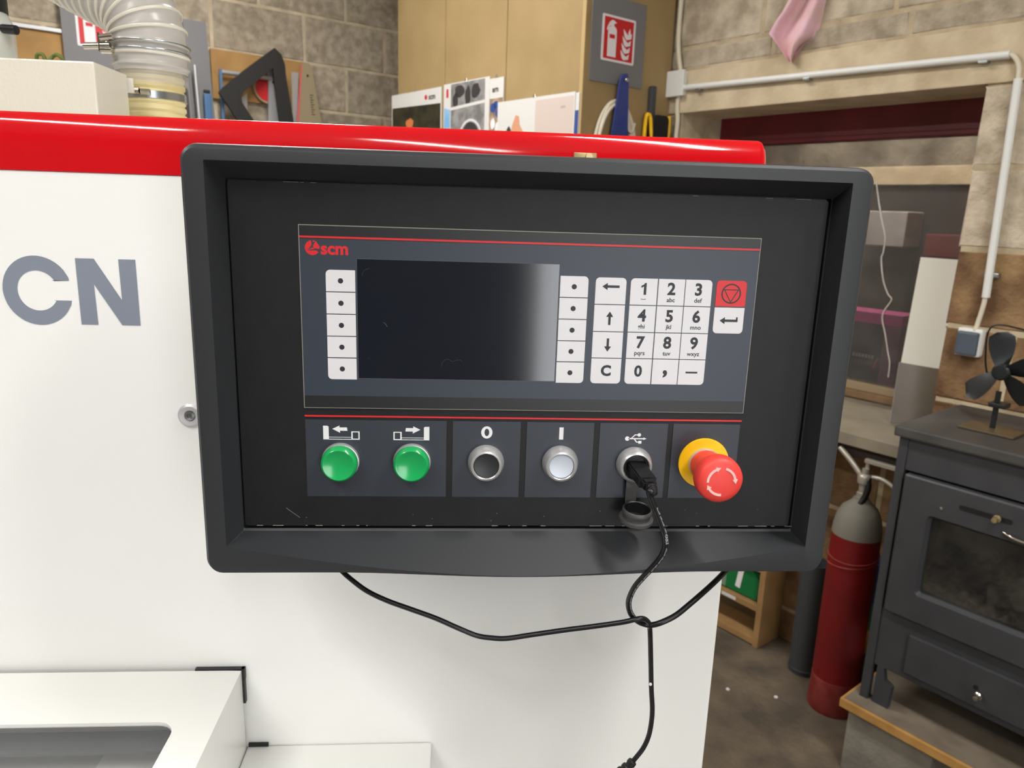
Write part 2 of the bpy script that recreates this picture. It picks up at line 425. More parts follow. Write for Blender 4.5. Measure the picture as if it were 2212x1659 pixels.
# ================================================================ window
F = FB(T_B+.24); win = struct(thing('window_1', 'maroon framed workshop window with a cracked dirty pane', 'window', F.p((OP0+OP1)/2, SILL, 0), F.rot)); del win['category']
bm = B(); box(bm, F, OP0-.02, OP1+.02, 1.775, HEAD+.010, -.05, .0, .002); box(bm, F, OP0-.02, OP1+.02, 1.760, 1.778, -.05, .012, .004)
mk('head_rail', bm, m_maroon, win)
bm = B(); box(bm, F, OP0-.02, OP0+.035, .93, 1.765, -.05, 0, .003); mk('side_rail', bm, m_maroon, win)
bm = B(); box(bm, F, OP1-.02, OP1+.02, .93, 1.765, -.05, 0, .003); mk('side_rail', bm, m_maroon, win)
bm = B(); box(bm, F, OP0-.02, OP1+.02, .884, .908, -.05, .012, .003); mk('sill_rail', bm, mat('dusty_sill', (140, 108, 72), .8, c2=(116, 92, 66), nscale=14), win)
bm = B(); box(bm, F, OP0-.02, OP1+.02, .908, .936, -.05, -.008, .003); mk('sill_bead', bm, mat('dusty_bead', (150, 130, 102), .8), win)
bm = B(); box(bm, F, OP0-.02, OP1+.02, .93, 1.77, -.030, -.026); mk('pane', bm, m_glass, win)
bm = B(); ck = [F.p(*F.uv(x, y, -.024), -.024) for x, y in ((1893, 395), (1899, 440), (1906, 480), (1912, 513), (1908, 545), (1904, 560), (1908, 605), (1918, 635), (1926, 648), (1910, 672), (1906, 690), (1912, 720), (1918, 760), (1922, 785), (1919, 815))]
tube(bm, spline(ck, 4), .0028, 6); mk('crack', bm, m_crack, win, smooth=60)
# the room beyond the window
F2 = FB(T_B+1.35); bm = B()
box(bm, F2, -2.6, .6, 0, 2.6, -.1, 0); box(bm, F2, -2.7, -2.6, 0, 2.6, 0, 1.05); box(bm, F2, .5, .6, 0, 2.6, 0, 1.05); box(bm, F2, -2.7, .6, 2.5, 2.6, 0, 1.05)  # last box: unseen roof added to keep the bright sky out
struct(mk('wall_beyond', bm, mat('beyond_stone', (150, 144, 132), .95, c2=(96, 88, 80), nscale=5, bump=1, bscale=30, detail=8), rot=F2.rot), 'rough grey stone wall beyond the window')
bm = B(); a = F2.uv(1700, 392, .12); c = F2.uv(2100, 372, .12)
box(bm, F2, -2.55, .45, a[1]-.02, a[1]+.06, 0, .16, .004)
struct(mk('trim_2', bm, m_lintel, rot=F2.rot), 'pale beam across the room beyond the window')
bm = B(); box(bm, F2, -2.5, .42, .9, a[1]-.03, 0, .14, .01); tag(mk('dark_cupboard', bm, mat('cupboard_brown', (62, 54, 52), .6, c2=(44, 40, 40), nscale=3), rot=F2.rot), 'dark brown cupboard under the beam beyond the window pane', 'cupboard')
u0, v1 = F2.uv(1872, 455, .3); u1, v0 = F2.uv(1950, 535, .3)
bm = B(); box(bm, F2, u0, u1, v0, v1, .14, .3, .006); tag(mk('white_carton', bm, mat('pale_carton', (186, 182, 184), .7), rot=F2.rot), 'pale grey carton seen through the upper window pane', 'carton')
u0, v1 = F2.uv(2000, 505, .26); u1, v0 = F2.uv(2080, 560, .26)
bm = B(); box(bm, F2, u0, u1+.1, v0, v1, .14, .26, .006); tag(mk('red_carton', bm, mat('dark_red_carton', (120, 40, 46), .6), rot=F2.rot), 'dark red carton behind the pane above the white board', 'carton')
lb = bpy.data.lights.new('fill_bulb_glow', 'POINT'); lb.energy = 60; lb.shadow_soft_size = .05; lb.color = (1, .93, .84)  # unseen bulb added to brighten what shows through the window
th = thing('fill_bulb', 'round bulb added unseen to light the room beyond the window', 'bulb', F2.p(-1.1, 2.5, .6), F2.rot)
bm = B(); lathe(bm, F2.p(-1.1, 2.5, .6), (0, 0, -1), [(0, 0), (.02, 0), (.02, .04), (.035, .07), (.03, .1), (0, .11)], 16); mk('bulb', bm, m_tubeglow, th, smooth=60)
lb_o = bpy.data.objects.new('fill_bulb_glow', lb); COL.objects.link(lb_o); lb_o.parent = th; lb_o.location = (0, 0, -.17)
# pink and black pack on the sill behind the pane
F3 = FB(T_B+.30); p0 = F3.uv(1822, 668); p1 = F3.uv(1944, 690); q0 = F3.uv(1830, 826)
th = thing('printed_pack', 'black and magenta printed pack standing behind the cracked pane', 'pack', F3.p(p0[0]+.1, .91, -.05), F3.rot)
ub = F3.uv(1905, 750)[0]
bm = B(); box(bm, F3, p0[0]-.06, ub, .936, p0[1]-.005, -.12, 0, .004); mk('pack_body', bm, m_darkbox, th)
bm = B(); box(bm, F3, p0[0]-.062, p1[0]+.01, p0[1]-.036, p0[1]+.002, -.121, .002, .002); mk('lid_band', bm, m_magenta, th)
bm = B(); box(bm, F3, ub, p1[0]+.01, .936, p0[1]-.036, -.12, 0, .004); mk('side_panel', bm, mat('mauve_card', (150, 84, 122), .5, c2=(120, 70, 100), nscale=20), th)
bm = B()
w0 = F3.uv(1842, 760); w1 = F3.uv(1884, 772)
for i in range(7): box(bm, F3, w0[0]+i*.0115, w0[0]+i*.0115+.008, w0[1]-.013, w0[1], 0, .0015)
for i in range(7): box(bm, F3, w0[0]+i*.0112, w0[0]+i*.0112+.008, w0[1]-.038, w0[1]-.022, 0, .001, mi=1)
mk('print', bm, [mat('faded_print', (176, 170, 172), .5), mat('dim_print', (92, 94, 96), .5)], th)
bm = B(); rb = F3.uv(1893, 785); tube(bm, spline([F3.p(rb[0]+.006, rb[1]+.02, .002), F3.p(rb[0]-.002, rb[1], .003), F3.p(rb[0]-.006, rb[1]-.022, .002)], 6), .004, 6); mk('ribbon', bm, m_magenta, th, smooth=60)

# counter, white board, heat shield in the window recess
Fc = FB(0)
bm = B(); box(bm, Fc, -1.515, -.36, .842, .88, -T_B+.006, -1.797, .003); box(bm, Fc, OP0+.003, OP1-.003, .842, .88, -T_B-.228, -T_B+.006, .001)
tag(mk('counter', bm, m_counter, rot=Fc.rot), 'stone coloured counter running under the window beside the stove', 'counter')
bm = B(); box(bm, Fc, -1.515, -.37, .80, .842, -T_B+.012, -1.83, .002); tag(mk('counter_rail', bm, mat('dark_timber', (58, 46, 42), .7), rot=Fc.rot), 'dark timber rail carrying the counter under the window', 'rail')
bm = B(); pts = [(-.625, .8805), (-.447, .8805), (-.447, 1.387), (-.610, 1.387)]
Fw = FB(T_B+.20); prism(bm, Fw, pts, -.006, .006); tag(mk('white_board', bm, m_boardw, rot=Fw.rot), 'tall white board standing on the counter in front of the pane', 'board')
a = RM(.548, 2.02); c = RM(.452, 2.19); U = (c-a).normalized(); Fs = Frame(a, U, U.cross(UP), math.atan2(U.y, U.x))
bm = B(); prism(bm, Fs, [(0, .8805), (.195, .8805), (.195, 1.045), (0, 1.075)], -.0015, .0015); tag(mk('metal_sheet', bm, m_sheet, rot=Fs.rot), 'grey metal sheet standing beside the white board near the stove', 'sheet')

# ================================================================ cabinet with calendars and signs
CS0, CS1, CT = 1.5213, 2.78, 1.546
Fl = FB(CT); Fr = FA(CS0)
cab = thing('tall_cabinet', 'tall brown board cabinet in the corner between the block walls', 'cabinet', RM((CS0+CS1)/2, (CT+T_B)/2, 0), Fl.rot)
bm = B(); box(bm, Fl, -CS1+.01, -CS0-.02, 0, 2.60, -(T_B-CT)+.012, -.020); mk('carcass', bm, m_mdf, cab)
js = [-CS1, -2.382, -1.957, -CS0-.02]
for i in range(3):
    bm = B(); box(bm, Fl, js[i]+.002, js[i+1]-.002, .06, 2.60, -.018, 0, .0015); mk('door', bm, m_mdf, cab)
bm = B(); box(bm, Fr, CT, T_B-.014, 0, 2.60, -.018, 0, .0015); mk('side_panel', bm, m_mdf, cab)
bm = B(); box(bm, Fl, -CS0-.018, -CS0, 0, 2.60, .0, .004, .001); mk('edge_strip', bm, m_mdfedge, cab)

def fire_sign(F, u0, u1, v0, v1, su0, su1, sv0, sv1, n, label):
    th = thing('fire_extinguisher_sign', label, 'sign', F.p((u0+u1)/2, v0, n), F.rot, 'fire extinguisher signs')
    bm = B(); box(bm, F, u0, u1, v0, v1, n, n+.004, .0008); mk('backing_plate', bm, m_signgrey, th)
    bm = B(); prism(bm, F, rrect(su0, su1, sv0, sv1, .006), n+.004, n+.0052); st_ = mk('sticker', bm, m_signwhite, th)
    w, h = su1-su0, sv1-sv0; n1 = n+.0052
    q = lambda x, y: (su0+x*w, sv0+y*h)
    bm = B(); prism(bm, F, rrect(*q(.05, .05), *q(.95, .95), .003)[:0] or [q(.06, .05), q(.94, .05), q(.94, .95), q(.06, .95)], n1, n1+.0004); mk('red_field', bm, m_signred, st_)
    n2 = n1+.0004; bm = B()
    prism(bm, F, [q(*p) for p in ((.17, .10), (.43, .10), (.43, .50), (.17, .50))], n2, n2+.0004)
    prism(bm, F, [q(*p) for p in ((.17, .59), (.43, .59), (.43, .68), (.40, .74), (.34, .77), (.34, .82), (.42, .85), (.34, .89), (.28, .90), (.20, .84), (.15, .74), (.13, .67), (.16, .66), (.20, .74), (.25, .78), (.25, .76), (.19, .72), (.17, .66))], n2, n2+.0004)
    prism(bm, F, [q(*p) for p in ((.17, .49), (.22, .49), (.22, .60), (.17, .60))], n2, n2+.0003)
    prism(bm, F, [q(*p) for p in ((.38, .49), (.43, .49), (.43, .60), (.38, .60))], n2, n2+.0003)
    mk('extinguisher_symbol', bm, m_signwhite, st_)
    bm = B()
    for k in range(4):
        y = .10+.155*k; x = .62+.02*k
        prism(bm, F, [q(*p) for p in ((x, y+.02), (x+.06, y-.03 if k else y-.02), (x+.20, y+.01), (x+.215, y+.13), (x+.12, y+.065), (x+.05, y+.11), (x-.05, y+.20), (x-.03, y+.10))], n2, n2+.0004)
    prism(bm, F, [q(*p) for p in ((.80, .60), (.86, .66), (.83, .80), (.78, .70))], n2, n2+.0003)
    mk('flame_symbol', bm, m_signwhite, st_)
    bm = B(); lathe(bm, F.p(u1-.018, (v0+v1)/2, n+.004), F.N, [(.0035, 0), (.003, .0015), (0, .002)], 10); mk('screw', bm, m_steel, th, smooth=50)
    return th
fire_sign(Fr, 1.5675, 1.833, 1.935, 2.215, 1.616, 1.780, 2.007, 2.155, .0006, 'red extinguisher sign on a grey plate on the cabinet side')
Fw = FA(S_A-.03)
bm = B(); box(bm, Fw, -1.2, .268, 2.135, 2.150, -.03, -.001, .002); tag(mk('wall_rail', bm, m_alu, rot=ANG), 'thin pale rail above the brown board on the left wall', 'rail')
bm = B(); box(bm, Fw, -1.2, .6, 1.55, 2.134, -.028, -.012, .002); tag(mk('backing_board', bm, m_ply, rot=ANG), 'brown board fixed to the wall behind the white machine housing', 'board')
fire_sign(Fw, .262, .60, 1.96, 2.33, .3145, .478, 2.096, 2.256, .0, 'red extinguisher sign on a grey plate behind the hose')

def blob(u, v, ru, rv, k=14, seed=1, j=.15):
    r = random.Random(seed); return [(u+ru*math.cos(2*math.pi*i/k)*(1+r.uniform(-j, j)), v+rv*math.sin(2*math.pi*i/k)*(1+r.uniform(-j, j))) for i in range(k)]
def calendar(label, u0, u1, v0, v1, n, paint, cat='calendar'):
    th = thing('wall_calendar', label, cat, Fl.p((u0+u1)/2, v0, n), Fl.rot, 'calendars on the cabinet')
    bm = B(); box(bm, Fl, u0, u1, v0, v1, n, n+.0025); mk('page', bm, m_paper, th)
    paint(th, u0, u1, v0, v1, n+.0025)
    bm = B(); uc = (u0+u1)/2; tube(bm, spline([Fl.p(uc-.008, v1-.002, n+.003), Fl.p(uc, v1+.012, n+.002), Fl.p(uc+.008, v1-.002, n+.003)], 5), .0012, 6); mk('hanger', bm, m_steel, th, smooth=60)
    return th
c_dkgreen = mat('print_dark_green', (58, 56, 34), .5, c2=(34, 32, 22), nscale=18); c_orange = mat('print_orange', (206, 120, 70), .5)
c_grey = mat('print_mid_grey', (150, 148, 148), .5, c2=(112, 110, 110), nscale=25); c_dark = mat('print_black', (54, 52, 52), .5); c_blue = mat('print_sky_blue', (120, 170, 214), .5, c2=(160, 196, 222), nscale=14)
c_dblue = mat('print_blue', (44, 74, 140), .5); c_flesh = mat('print_skin', (206, 150, 118), .5); c_cream = mat('print_pale_pink', (202, 186, 178), .5); c_tan = mat('print_tan', (176, 150, 120), .5, c2=(120, 100, 90), nscale=40)
def paint1(th, u0, u1, v0, v1, n):
    bm = B(); prism(bm, Fl, [(u0+.006, v0), (u1-.006, v0), (u1-.006, v1-.066), (u0+.006, v1-.058)], n, n+.0004); mk('photo', bm, c_dkgreen, th)
    bm = B(); prism(bm, Fl, blob((u0+u1)/2-.05, v1-.135, .035, .022), n+.0004, n+.0007); mk('photo_detail', bm, c_orange, th)
    bm = B(); prism(bm, Fl, circ(u1-.125, v1-.033, .011, 16), n, n+.0004, 0); text(bm, Fl, 'scm', u1-.075, v1-.034, .034, n+.0003, 1, .0012); mk('heading', bm, [m_signred, c_dark], th)
def paint2(th, u0, u1, v0, v1, n):
    w = u1-u0
    bm = B(); prism(bm, Fl, [(u0+.055, v0), (u1-.03, v0), (u1-.03, v1-.004), (u0+.055, v1-.004)], n, n+.0004); mk('photo', bm, c_grey, th)
    bm = B()
    for sd, (a, b_, c, d) in enumerate(((.12, .035, .035, .024), (.18, .06, .02, .04), (.235, .045, .03, .03), (.09, .07, .02, .03))):
        prism(bm, Fl, blob(u0+a, v1-b_, c, d, 12, sd), n+.0004, n+.0007); mk('photo_shape', bm, c_dark, th); bm = B()
    prism(bm, Fl, arcband(u0+.20, v1-.225, .032, .062, -30, 210), n+.0004, n+.0007); mk('photo_dark_shapes', bm, c_dark, th)
    bm = B(); prism(bm, Fl, [(u0+.055, v1-.108), (u1-.03, v1-.096), (u1-.03, v1-.084), (u0+.055, v1-.096)], n+.0008, n+.0011); prism(bm, Fl, circ(u0+.20, v1-.225, .024), n+.0008, n+.0011)
    prism(bm, Fl, arcband(u0+.20, v1-.235, .075, .085, 10, 175), n+.0008, n+.0011); mk('photo_light_shapes', bm, m_paper, th)
    bm = B(); prism(bm, Fl, [(u0+.004, v0), (u0+.050, v0), (u0+.050, v1-.105), (u0+.004, v1-.095)], n, n+.0004); mk('sky_strip', bm, c_blue, th)
    bm = B(); prism(bm, Fl, [(u0+.020, v1-.055), (u0+.036, v1-.055), (u0+.036, v1-.02), (u0+.020, v1-.02)], n, n+.0004); mk('red_mark', bm, m_signred, th)
def paint3(th, u0, u1, v0, v1, n):
    bm = B(); prism(bm, Fl, [(u0, v0), (u1-.002, v0), (u1-.002, v1-.075), (u0, v1-.075)], n, n+.0004); mk('photo', bm, c_tan, th)
    bm = B()
    for sd, (a, b_, c) in enumerate(((.3, .11, .02), (.7, .13, .02), (.5, .10, .015))): prism(bm, Fl, blob(u0+a*(u1-u0), v1-b_, c, c, 10, sd+9), n+.0004, n+.0007)
    mk('photo_blue_shapes', bm, c_dblue, th)
    bm = B()
    for sd, (a, b_, c) in enumerate(((.3, .17, .016), (.65, .19, .018), (.4, .22, .015))): prism(bm, Fl, blob(u0+a*(u1-u0), v1-b_, c, c*1.3, 10, sd+19), n+.0004, n+.0007)
    mk('photo_pale_shapes', bm, m_signwhite, th)
    bm = B(); text(bm, Fl, 'arn', (u0+u1)/2-.005, v1-.042, .03, n+.0004, 0, .0012); mk('heading', bm, c_dark, th)
def paint4(th, u0, u1, v0, v1, n):
    um = u0+(u1-u0)*.52
    bm = B(); prism(bm, Fl, [(um, v0), (u1-.006, v0), (u1-.006, v1-.012), (um, v1-.012)], n, n+.0004); mk('photo_backdrop', bm, c_cream, th)
    bm = B(); prism(bm, Fl, [(u0+.07, v1-.18), (u0+.095, v1-.09), (u0+.115, v1-.055), (u0+.135, v1-.06), (u0+.14, v1-.09), (u0+.165, v1-.12), (u0+.21, v1-.125), (u0+.225, v1-.15), (u0+.20, v1-.19), (u0+.1, v1-.22)], n+.0005, n+.0008); mk('photo_hand', bm, c_flesh, th)
    bm = B(); prism(bm, Fl, blob(u0+.075, v1-.135, .022, .04, 12, 4), n+.0009, n+.0012); mk('photo_dark_shape', bm, c_dark, th)
    bm = B(); text(bm, Fl, 'scm', u1-.06, v1-.045, .016, n+.0006, 0, 0); mk('heading', bm, c_grey, th)
calendar('leftmost wall calendar, white heading over a dark green photo', -2.832, -2.404, 1.60, 1.996, .001, paint1)
calendar('wall calendar with black and white car photos', -2.380, -2.052, 1.55, 2.000, .004, paint2)
calendar('narrow calendar with white heading and colourful photo, right of the car photos', -2.056, -1.964, 1.55, 1.990, .002, paint3)
calendar('widest wall calendar, pale page with a hand in the photo', -1.990, -1.548, 1.55, 1.897, .008, paint4)
bm = B(); box(bm, Fl, -1.553, -1.530, 1.55, 1.893, .0045, .0075); box(bm, Fl, -1.552, -1.531, 1.55, 1.835, .0075, .0079, mi=1)
tag(mk('paper_strip', bm, [m_paper, c_dblue], rot=Fl.rot), 'narrow white and blue paper strip at the cabinet corner', 'paper')
# tools on the cabinet side
F = Fr
th = thing('blue_scraper', 'long blue plastic scraper hanging on the cabinet side', 'scraper', F.p(1.70, 1.60, .01), F.rot)
bm = B(); prism(bm, F, [(1.640, 1.60), (1.752, 1.60), (1.738, 1.83), (1.730, 1.955), (1.722, 1.972), (1.700, 1.968), (1.688, 1.945), (1.668, 1.80)], .030, .036); mk('blade', bm, m_bluep, th)
bm = B(); lathe(bm, F.p(1.710, 1.947, 0), F.N, [(.004, 0), (.004, .045), (.008, .046), (.006, .050), (0, .051)], 10); mk('hook', bm, m_steel, th, smooth=50)
th = thing('cable_coil', 'coiled cream cable hanging behind the blue scraper', 'cable', F.p(1.705, 1.62, .01), F.rot)
for k, (ru, rv, n, du) in enumerate(((.105, .20, .012, 0), (.098, .19, .020, .004), (.088, .20, .016, -.004))):
    bm = B(); tube(bm, spline([F.p(1.702+du+ru*math.sin(a), 1.70+rv*math.cos(a)-.02, n) for a in [2*math.pi*i/22 for i in range(23)]], 3), .0065, 8); mk('coil_loop', bm, m_cablew, th, smooth=60)
bm = B(); tube(bm, spline([F.p(1.745, 1.83, .02), F.p(1.757, 1.79, .024), F.p(1.775, 1.78, .024), F.p(1.79, 1.81, .02), F.p(1.77, 1.74, .02), F.p(1.755, 1.70, .02)], 6), .006, 8); mk('loose_end', bm, m_cablew, th, smooth=60)
th = thing('black_yellow_clamp', 'black bar clamp with yellow rim hanging right of the cable coil', 'clamp', F.p(1.91, 1.72, .01), F.rot)
bm = B(); box(bm, F, 1.868, 1.893, 1.82, 1.950, .008, .026, .004); mk('bar', bm, m_pipe, th)
bm = B(); prism(bm, F, rrect(1.874, 1.955, 1.745, 1.850, .018), .006, .040); mk('jaw', bm, m_blacksq, th)
bm = B(); tube(bm, spline([F.p(1.845, 1.735, .02), F.p(1.848, 1.835, .022), F.p(1.858, 1.848, .024), F.p(1.868, 1.835, .026), F.p(1.876, 1.775, .03), F.p(1.892, 1.748, .032), F.p(1.93, 1.741, .032), F.p(1.958, 1.752, .032), F.p(1.966, 1.79, .032), F.p(1.964, 1.852, .032)], 5), .0075, 8); mk('yellow_rim', bm, m_yellow, th, smooth=60)

# ================================================================ conduit, cloth, socket on the window wall
F = FB(T_B)
th = thing('junction_box', 'square white junction box at the left end of the conduit', 'junction box', F.p(-1.486, 1.925, .0), F.rot)
bm = B(); box(bm, F, -1.525, -1.447, 1.926, 2.010, .0, .020, .003); mk('box_body', bm, m_pvc, th)
bm = B(); box(bm, F, -1.529, -1.443, 1.922, 2.014, .020, .034, .004); mk('box_lid', bm, m_pvc, th)
th = thing('cable_conduit', 'white plastic conduit running above the window and down its right jamb', 'conduit', F.p(-.36, 1.30, .0), F.rot)
bm = B(); tube(bm, [F.p(-1.447, 1.951, .02), F.p(-.374, 1.930, .02)], .0105, 12); mk('pipe', bm, m_pvc, th, smooth=40)
bm = B(); tube(bm, [F.p(-.345, 1.868, .02), F.p(-.330, 1.30, .02)], .0105, 12); mk('pipe', bm, m_pvc, th, smooth=40)
bm = B(); tube(bm, spline([F.p(-.40, 1.930, .02), F.p(-.374, 1.930, .02), F.p(-.356, 1.915, .021), F.p(-.347, 1.89, .02), F.p(-.345, 1.85, .02)], 6), .0065, 8); mk('cable', bm, m_cablew, th, smooth=60)
bm = B(); tube(bm, spline([F.p(-.331, 1.32, .02), F.p(-.332, 1.28, .02), F.p(-.338, 1.23, .02), F.p(-.340, 1.205, .025)], 5), .0065, 8); mk('cable', bm, m_cablew, th, smooth=60)
for u, v in ((-1.38, 1.950), (-.95, 1.941), (-.435, 1.931)):
    bm = B(); box(bm, F, u-.012, u+.012, v-.016, v-.008, 0, .03, .002); mk('clip', bm, m_steel, th)
bm = B(); box(bm, F, -.346, -.308, 1.355, 1.368, 0, .02, .003); mk('clip', bm, m_steel, th)
bm = B(); tube(bm, spline([F.p(-1.475, 2.012, .012), F.p(-1.488, 2.06, .013), F.p(-1.498, 2.12, .012), F.p(-1.500, 2.2, .012), F.p(-1.497, 2.35, .012)], 6), .009, 8); tag(mk('wall_cable', bm, m_cablew, smooth=60), 'cream cable dropping down the wall into the junction box', 'cable')
bm = B(); tube(bm, spline([F.p(-1.478, 1.924, .012), F.p(-1.478, 1.88, .013), F.p(-1.472, 1.84, .012), F.p(-1.474, 1.76, .012), F.p(-1.474, 1.6, .012)], 6), .009, 8); tag(mk('wall_cable', bm, m_cablew, smooth=60), 'cream cable leaving the underside of the junction box', 'cable')
# pink cloth
rowsP = [(-70, 1722, 1792), (-30, 1712, 1790), (0, 1702, 1785), (25, 1690, 1779), (50, 1674, 1773), (75, 1661, 1768), (88, 1672, 1752), (100, 1682, 1736), (115, 1693, 1724), (134, 1706, 1711)]
bm = B(); NX = 18; grid = []
for r, (py, xa, xb) in enumerate(rowsP):
    g = []
    for i in range(NX+1):
        t = i/NX; px = xa+(xb-xa)*t; n = .032+.024*math.sin(t*9.5+r*.35)+.012*math.sin(t*4+1.2)
        if r >= len(rowsP)-3: n *= .8
        g.append(bm.verts.new(F.p(*F.uv(px, py+2.5*math.sin(t*11+r), n), n)))
    grid.append(g)
for a, c in zip(grid, grid[1:]):
    for i in range(NX): bm.faces.new((a[i], a[i+1], c[i+1], c[i]))
bmesh.ops.solidify(bm, geom=bm.faces[:], thickness=.003)
cl = thing('hanging_cloth', 'pink cloth hanging on the block wall above the conduit', 'cloth', F.p(-1.02, 1.99, .02), F.rot)
mk('cloth', bm, m_pink, cl, smooth=70)
bm = B(); tube(bm, [F.p(-.995, 2.27, -.01), F.p(-.995, 2.272, .06)], .003, 8); mk('nail', bm, m_steel, cl, smooth=60)
# socket
th = thing('wall_socket', 'grey lidded wall socket under the conduit behind the fan', 'socket', F.p(-.35, 1.13, 0), F.rot)
bm = B(); box(bm, F, -.384, -.318, 1.132, 1.212, 0, .030, .008); mk('socket_frame', bm, m_pvc, th)
bm = B(); box(bm, F, -.379, -.323, 1.136, 1.203, .030, .044, .006); mk('socket_lid', bm, m_socket, th)

# ================================================================ stove on its hearth
T0 = 1.575; F = FB(T0); SZ = .226
st_ = thing('wood_stove', 'dark grey cast wood stove standing on the raised hearth', 'stove', F.p(-.04, SZ, -.18), F.rot)
L, Rr = -.325, .265                              # left and right ends of the front, u = -s
def P_(px, py, n=0): return F.uv(px, py, n)
bm = B(); box(bm, F, L-.010, Rr+.010, .973, 1.0, -.375, .016, .005); mk('top_plate', bm, m_stovetop, st_)
bm = B(); box(bm, F, L, L+.022, SZ, .973, -.02, 0, .002); mk('corner_post', bm, m_stove, st_)
bm = B(); box(bm, F, Rr-.022, Rr, SZ, .973, -.02, 0, .002); mk('corner_post', bm, m_stove, st_)
bm = B(); box(bm, F, L, Rr, .33, .973, -.36, -.345); box(bm, F, L, L+.004, .33, .973, -.345, -.02); box(bm, F, Rr-.004, Rr, .33, .973, -.345, -.02); box(bm, F, L, Rr, .33, .345, -.345, -.02); mk('firebox_shell', bm, m_fire, st_)
bm = B(); box(bm, F, L+.022, Rr-.022, .888, .973, -.02, -.003, .002); mk('upper_panel', bm, m_stove, st_)
# door with a window opening
dz0, dz1 = .505, .882; du0, du1 = L+.030, Rr-.030
wu0, wv1 = P_(2003, 1112, .012); wv0 = P_(1976, 1286, .012)[1]; wu1 = du1-(wu0-du0)
bm = B()
outer = rrect(du0, du1, dz0, dz1, .004, 5); inner = rrect(wu0, wu1, wv0, wv1, .012, 5); inner2 = rrect(wu0+.007, wu1-.007, wv0+.007, wv1-.007, .008, 5)
def ring(pts, n): return [bm.verts.new(F.p(u, v, n)) for u, v in pts]
rs = [ring(outer, -.018), ring(outer, .008), ring(rrect(du0+.004, du1-.004, dz0+.004, dz1-.004, .004, 5), .012), ring(inner, .012), ring(inner2, .0), ring(inner2, -.018)]
for a, c in zip(rs, rs[1:]):
    for i in range(len(a)): j = (i+1) % len(a); bm.faces.new((a[i], a[j], c[j], c[i]))
door = mk('door', bm, m_stove, st_, smooth=30)
bm = B(); prism(bm, F, inner2, -.010, -.006); mk('door_pane', bm, m_soot, door)
a = P_(2073, 1090, .012); c = P_(2183, 1130, .012)
bm = B(); prism(bm, F, rrect(a[0], c[0]+.004, a[1]-.012, a[1], .0058), .0115, .0128); mk('air_slot', bm, m_black, door)
k = P_(2155, 1120, .02)
bm = B(); lathe(bm, F.p(k[0], k[1], .012), F.N, [(.004, 0), (.004, .008), (.008, .009), (.009, .014), (.006, .018), (.005, .020), (.007, .024), (.006, .030), (0, .031)], 16); mk('air_knob', bm, m_brass, door, smooth=40)
bm = B(); tube(bm, spline([F.p(*P_(2165, 1152, .02), .013), F.p(*P_(2190, 1163, .02), .022), F.p(*P_(2235, 1180, .02), .022)], 6), .004, 8); mk('door_handle_rod', bm, m_chrome, door, smooth=50)
bm = B(); lathe(bm, F.p(*P_(2033, 1098, .012), .012), F.N, [(.0045, 0), (.004, .002), (0, .003)], 10); mk('rivet', bm, m_chrome, door, smooth=50)
# ash bed behind the pane
bm = B(); NXg, NYg = 30, 10; g = []
rnd = random.Random(3)
for j in range(NYg+1):
    g.append([bm.verts.new(F.p(du0+.02+(du1-du0-.04)*i/NXg, .535+.07*(j/NYg)+rnd.uniform(0, .045)*(.3+.7*(i/NXg > .2)), -.03-.28*j/NYg)) for i in range(NXg+1)])
for a, c in zip(g, g[1:]):
    for i in range(NXg): bm.faces.new((a[i], a[i+1], c[i+1], c[i]))
o = mk('ash_bed', bm, m_ash, st_); o['kind'] = 'stuff'
bm = B(); tube(bm, [F.p(-.10, .60, -.10), F.p(.06, .62, -.14)], .03, 9); mk('charred_log', bm, m_ash, st_, smooth=50)
# lower panel and ash drawer
bm = B(); box(bm, F, L+.022, Rr-.022, .335, .500, -.02, -.004, .002); mk('lower_panel', bm, m_stove, st_)
a = P_(1964, 1372, .004); c = P_(1950, 1448, .004)
bm = B(); box(bm, F, a[0], -a[0]-.06, c[1]-.005, a[1]+.002, -.004, .006, .004); dr = mk('ash_drawer', bm, m_stove, st_)
k = P_(2113, 1503, .02)
bm = B(); lathe(bm, F.p(k[0], k[1], .006), F.N, [(.004, 0), (.004, .012), (.008, .013), (.0095, .018), (.006, .022), (.005, .024), (.007, .027), (.006, .033), (0, .034)], 16); mk('knob', bm, m_chrome, dr, smooth=40)
bm = B(); prism(bm, F, circ(k[0]-.012, k[1]+.010, .006, 14), .0058, .0066); mk('peep_hole', bm, m_black, dr)
# front leg plate
a = P_(1885, 1440); c = P_(1938, 1540)
bm = B(); prism(bm, F, [(L+.034, SZ+.001), (L+.075, SZ+.001), (L+.078, .290), (L+.058, .300), (L+.050, .335), (L+.034, .345)], -.02, -.002); mk('leg', bm, m_stove, st_)
bm = B(); prism(bm, F, [(Rr-.075, SZ+.001), (Rr-.034, SZ+.001), (Rr-.034, .345), (Rr-.058, .300)], -.02, -.002); mk('leg', bm, m_stove, st_)
for u in (L, Rr-.04):
    bm = B(); box(bm, F, u, u+.04, SZ+.001, .335, -.36, -.33, .002); mk('leg', bm, m_stove, st_)
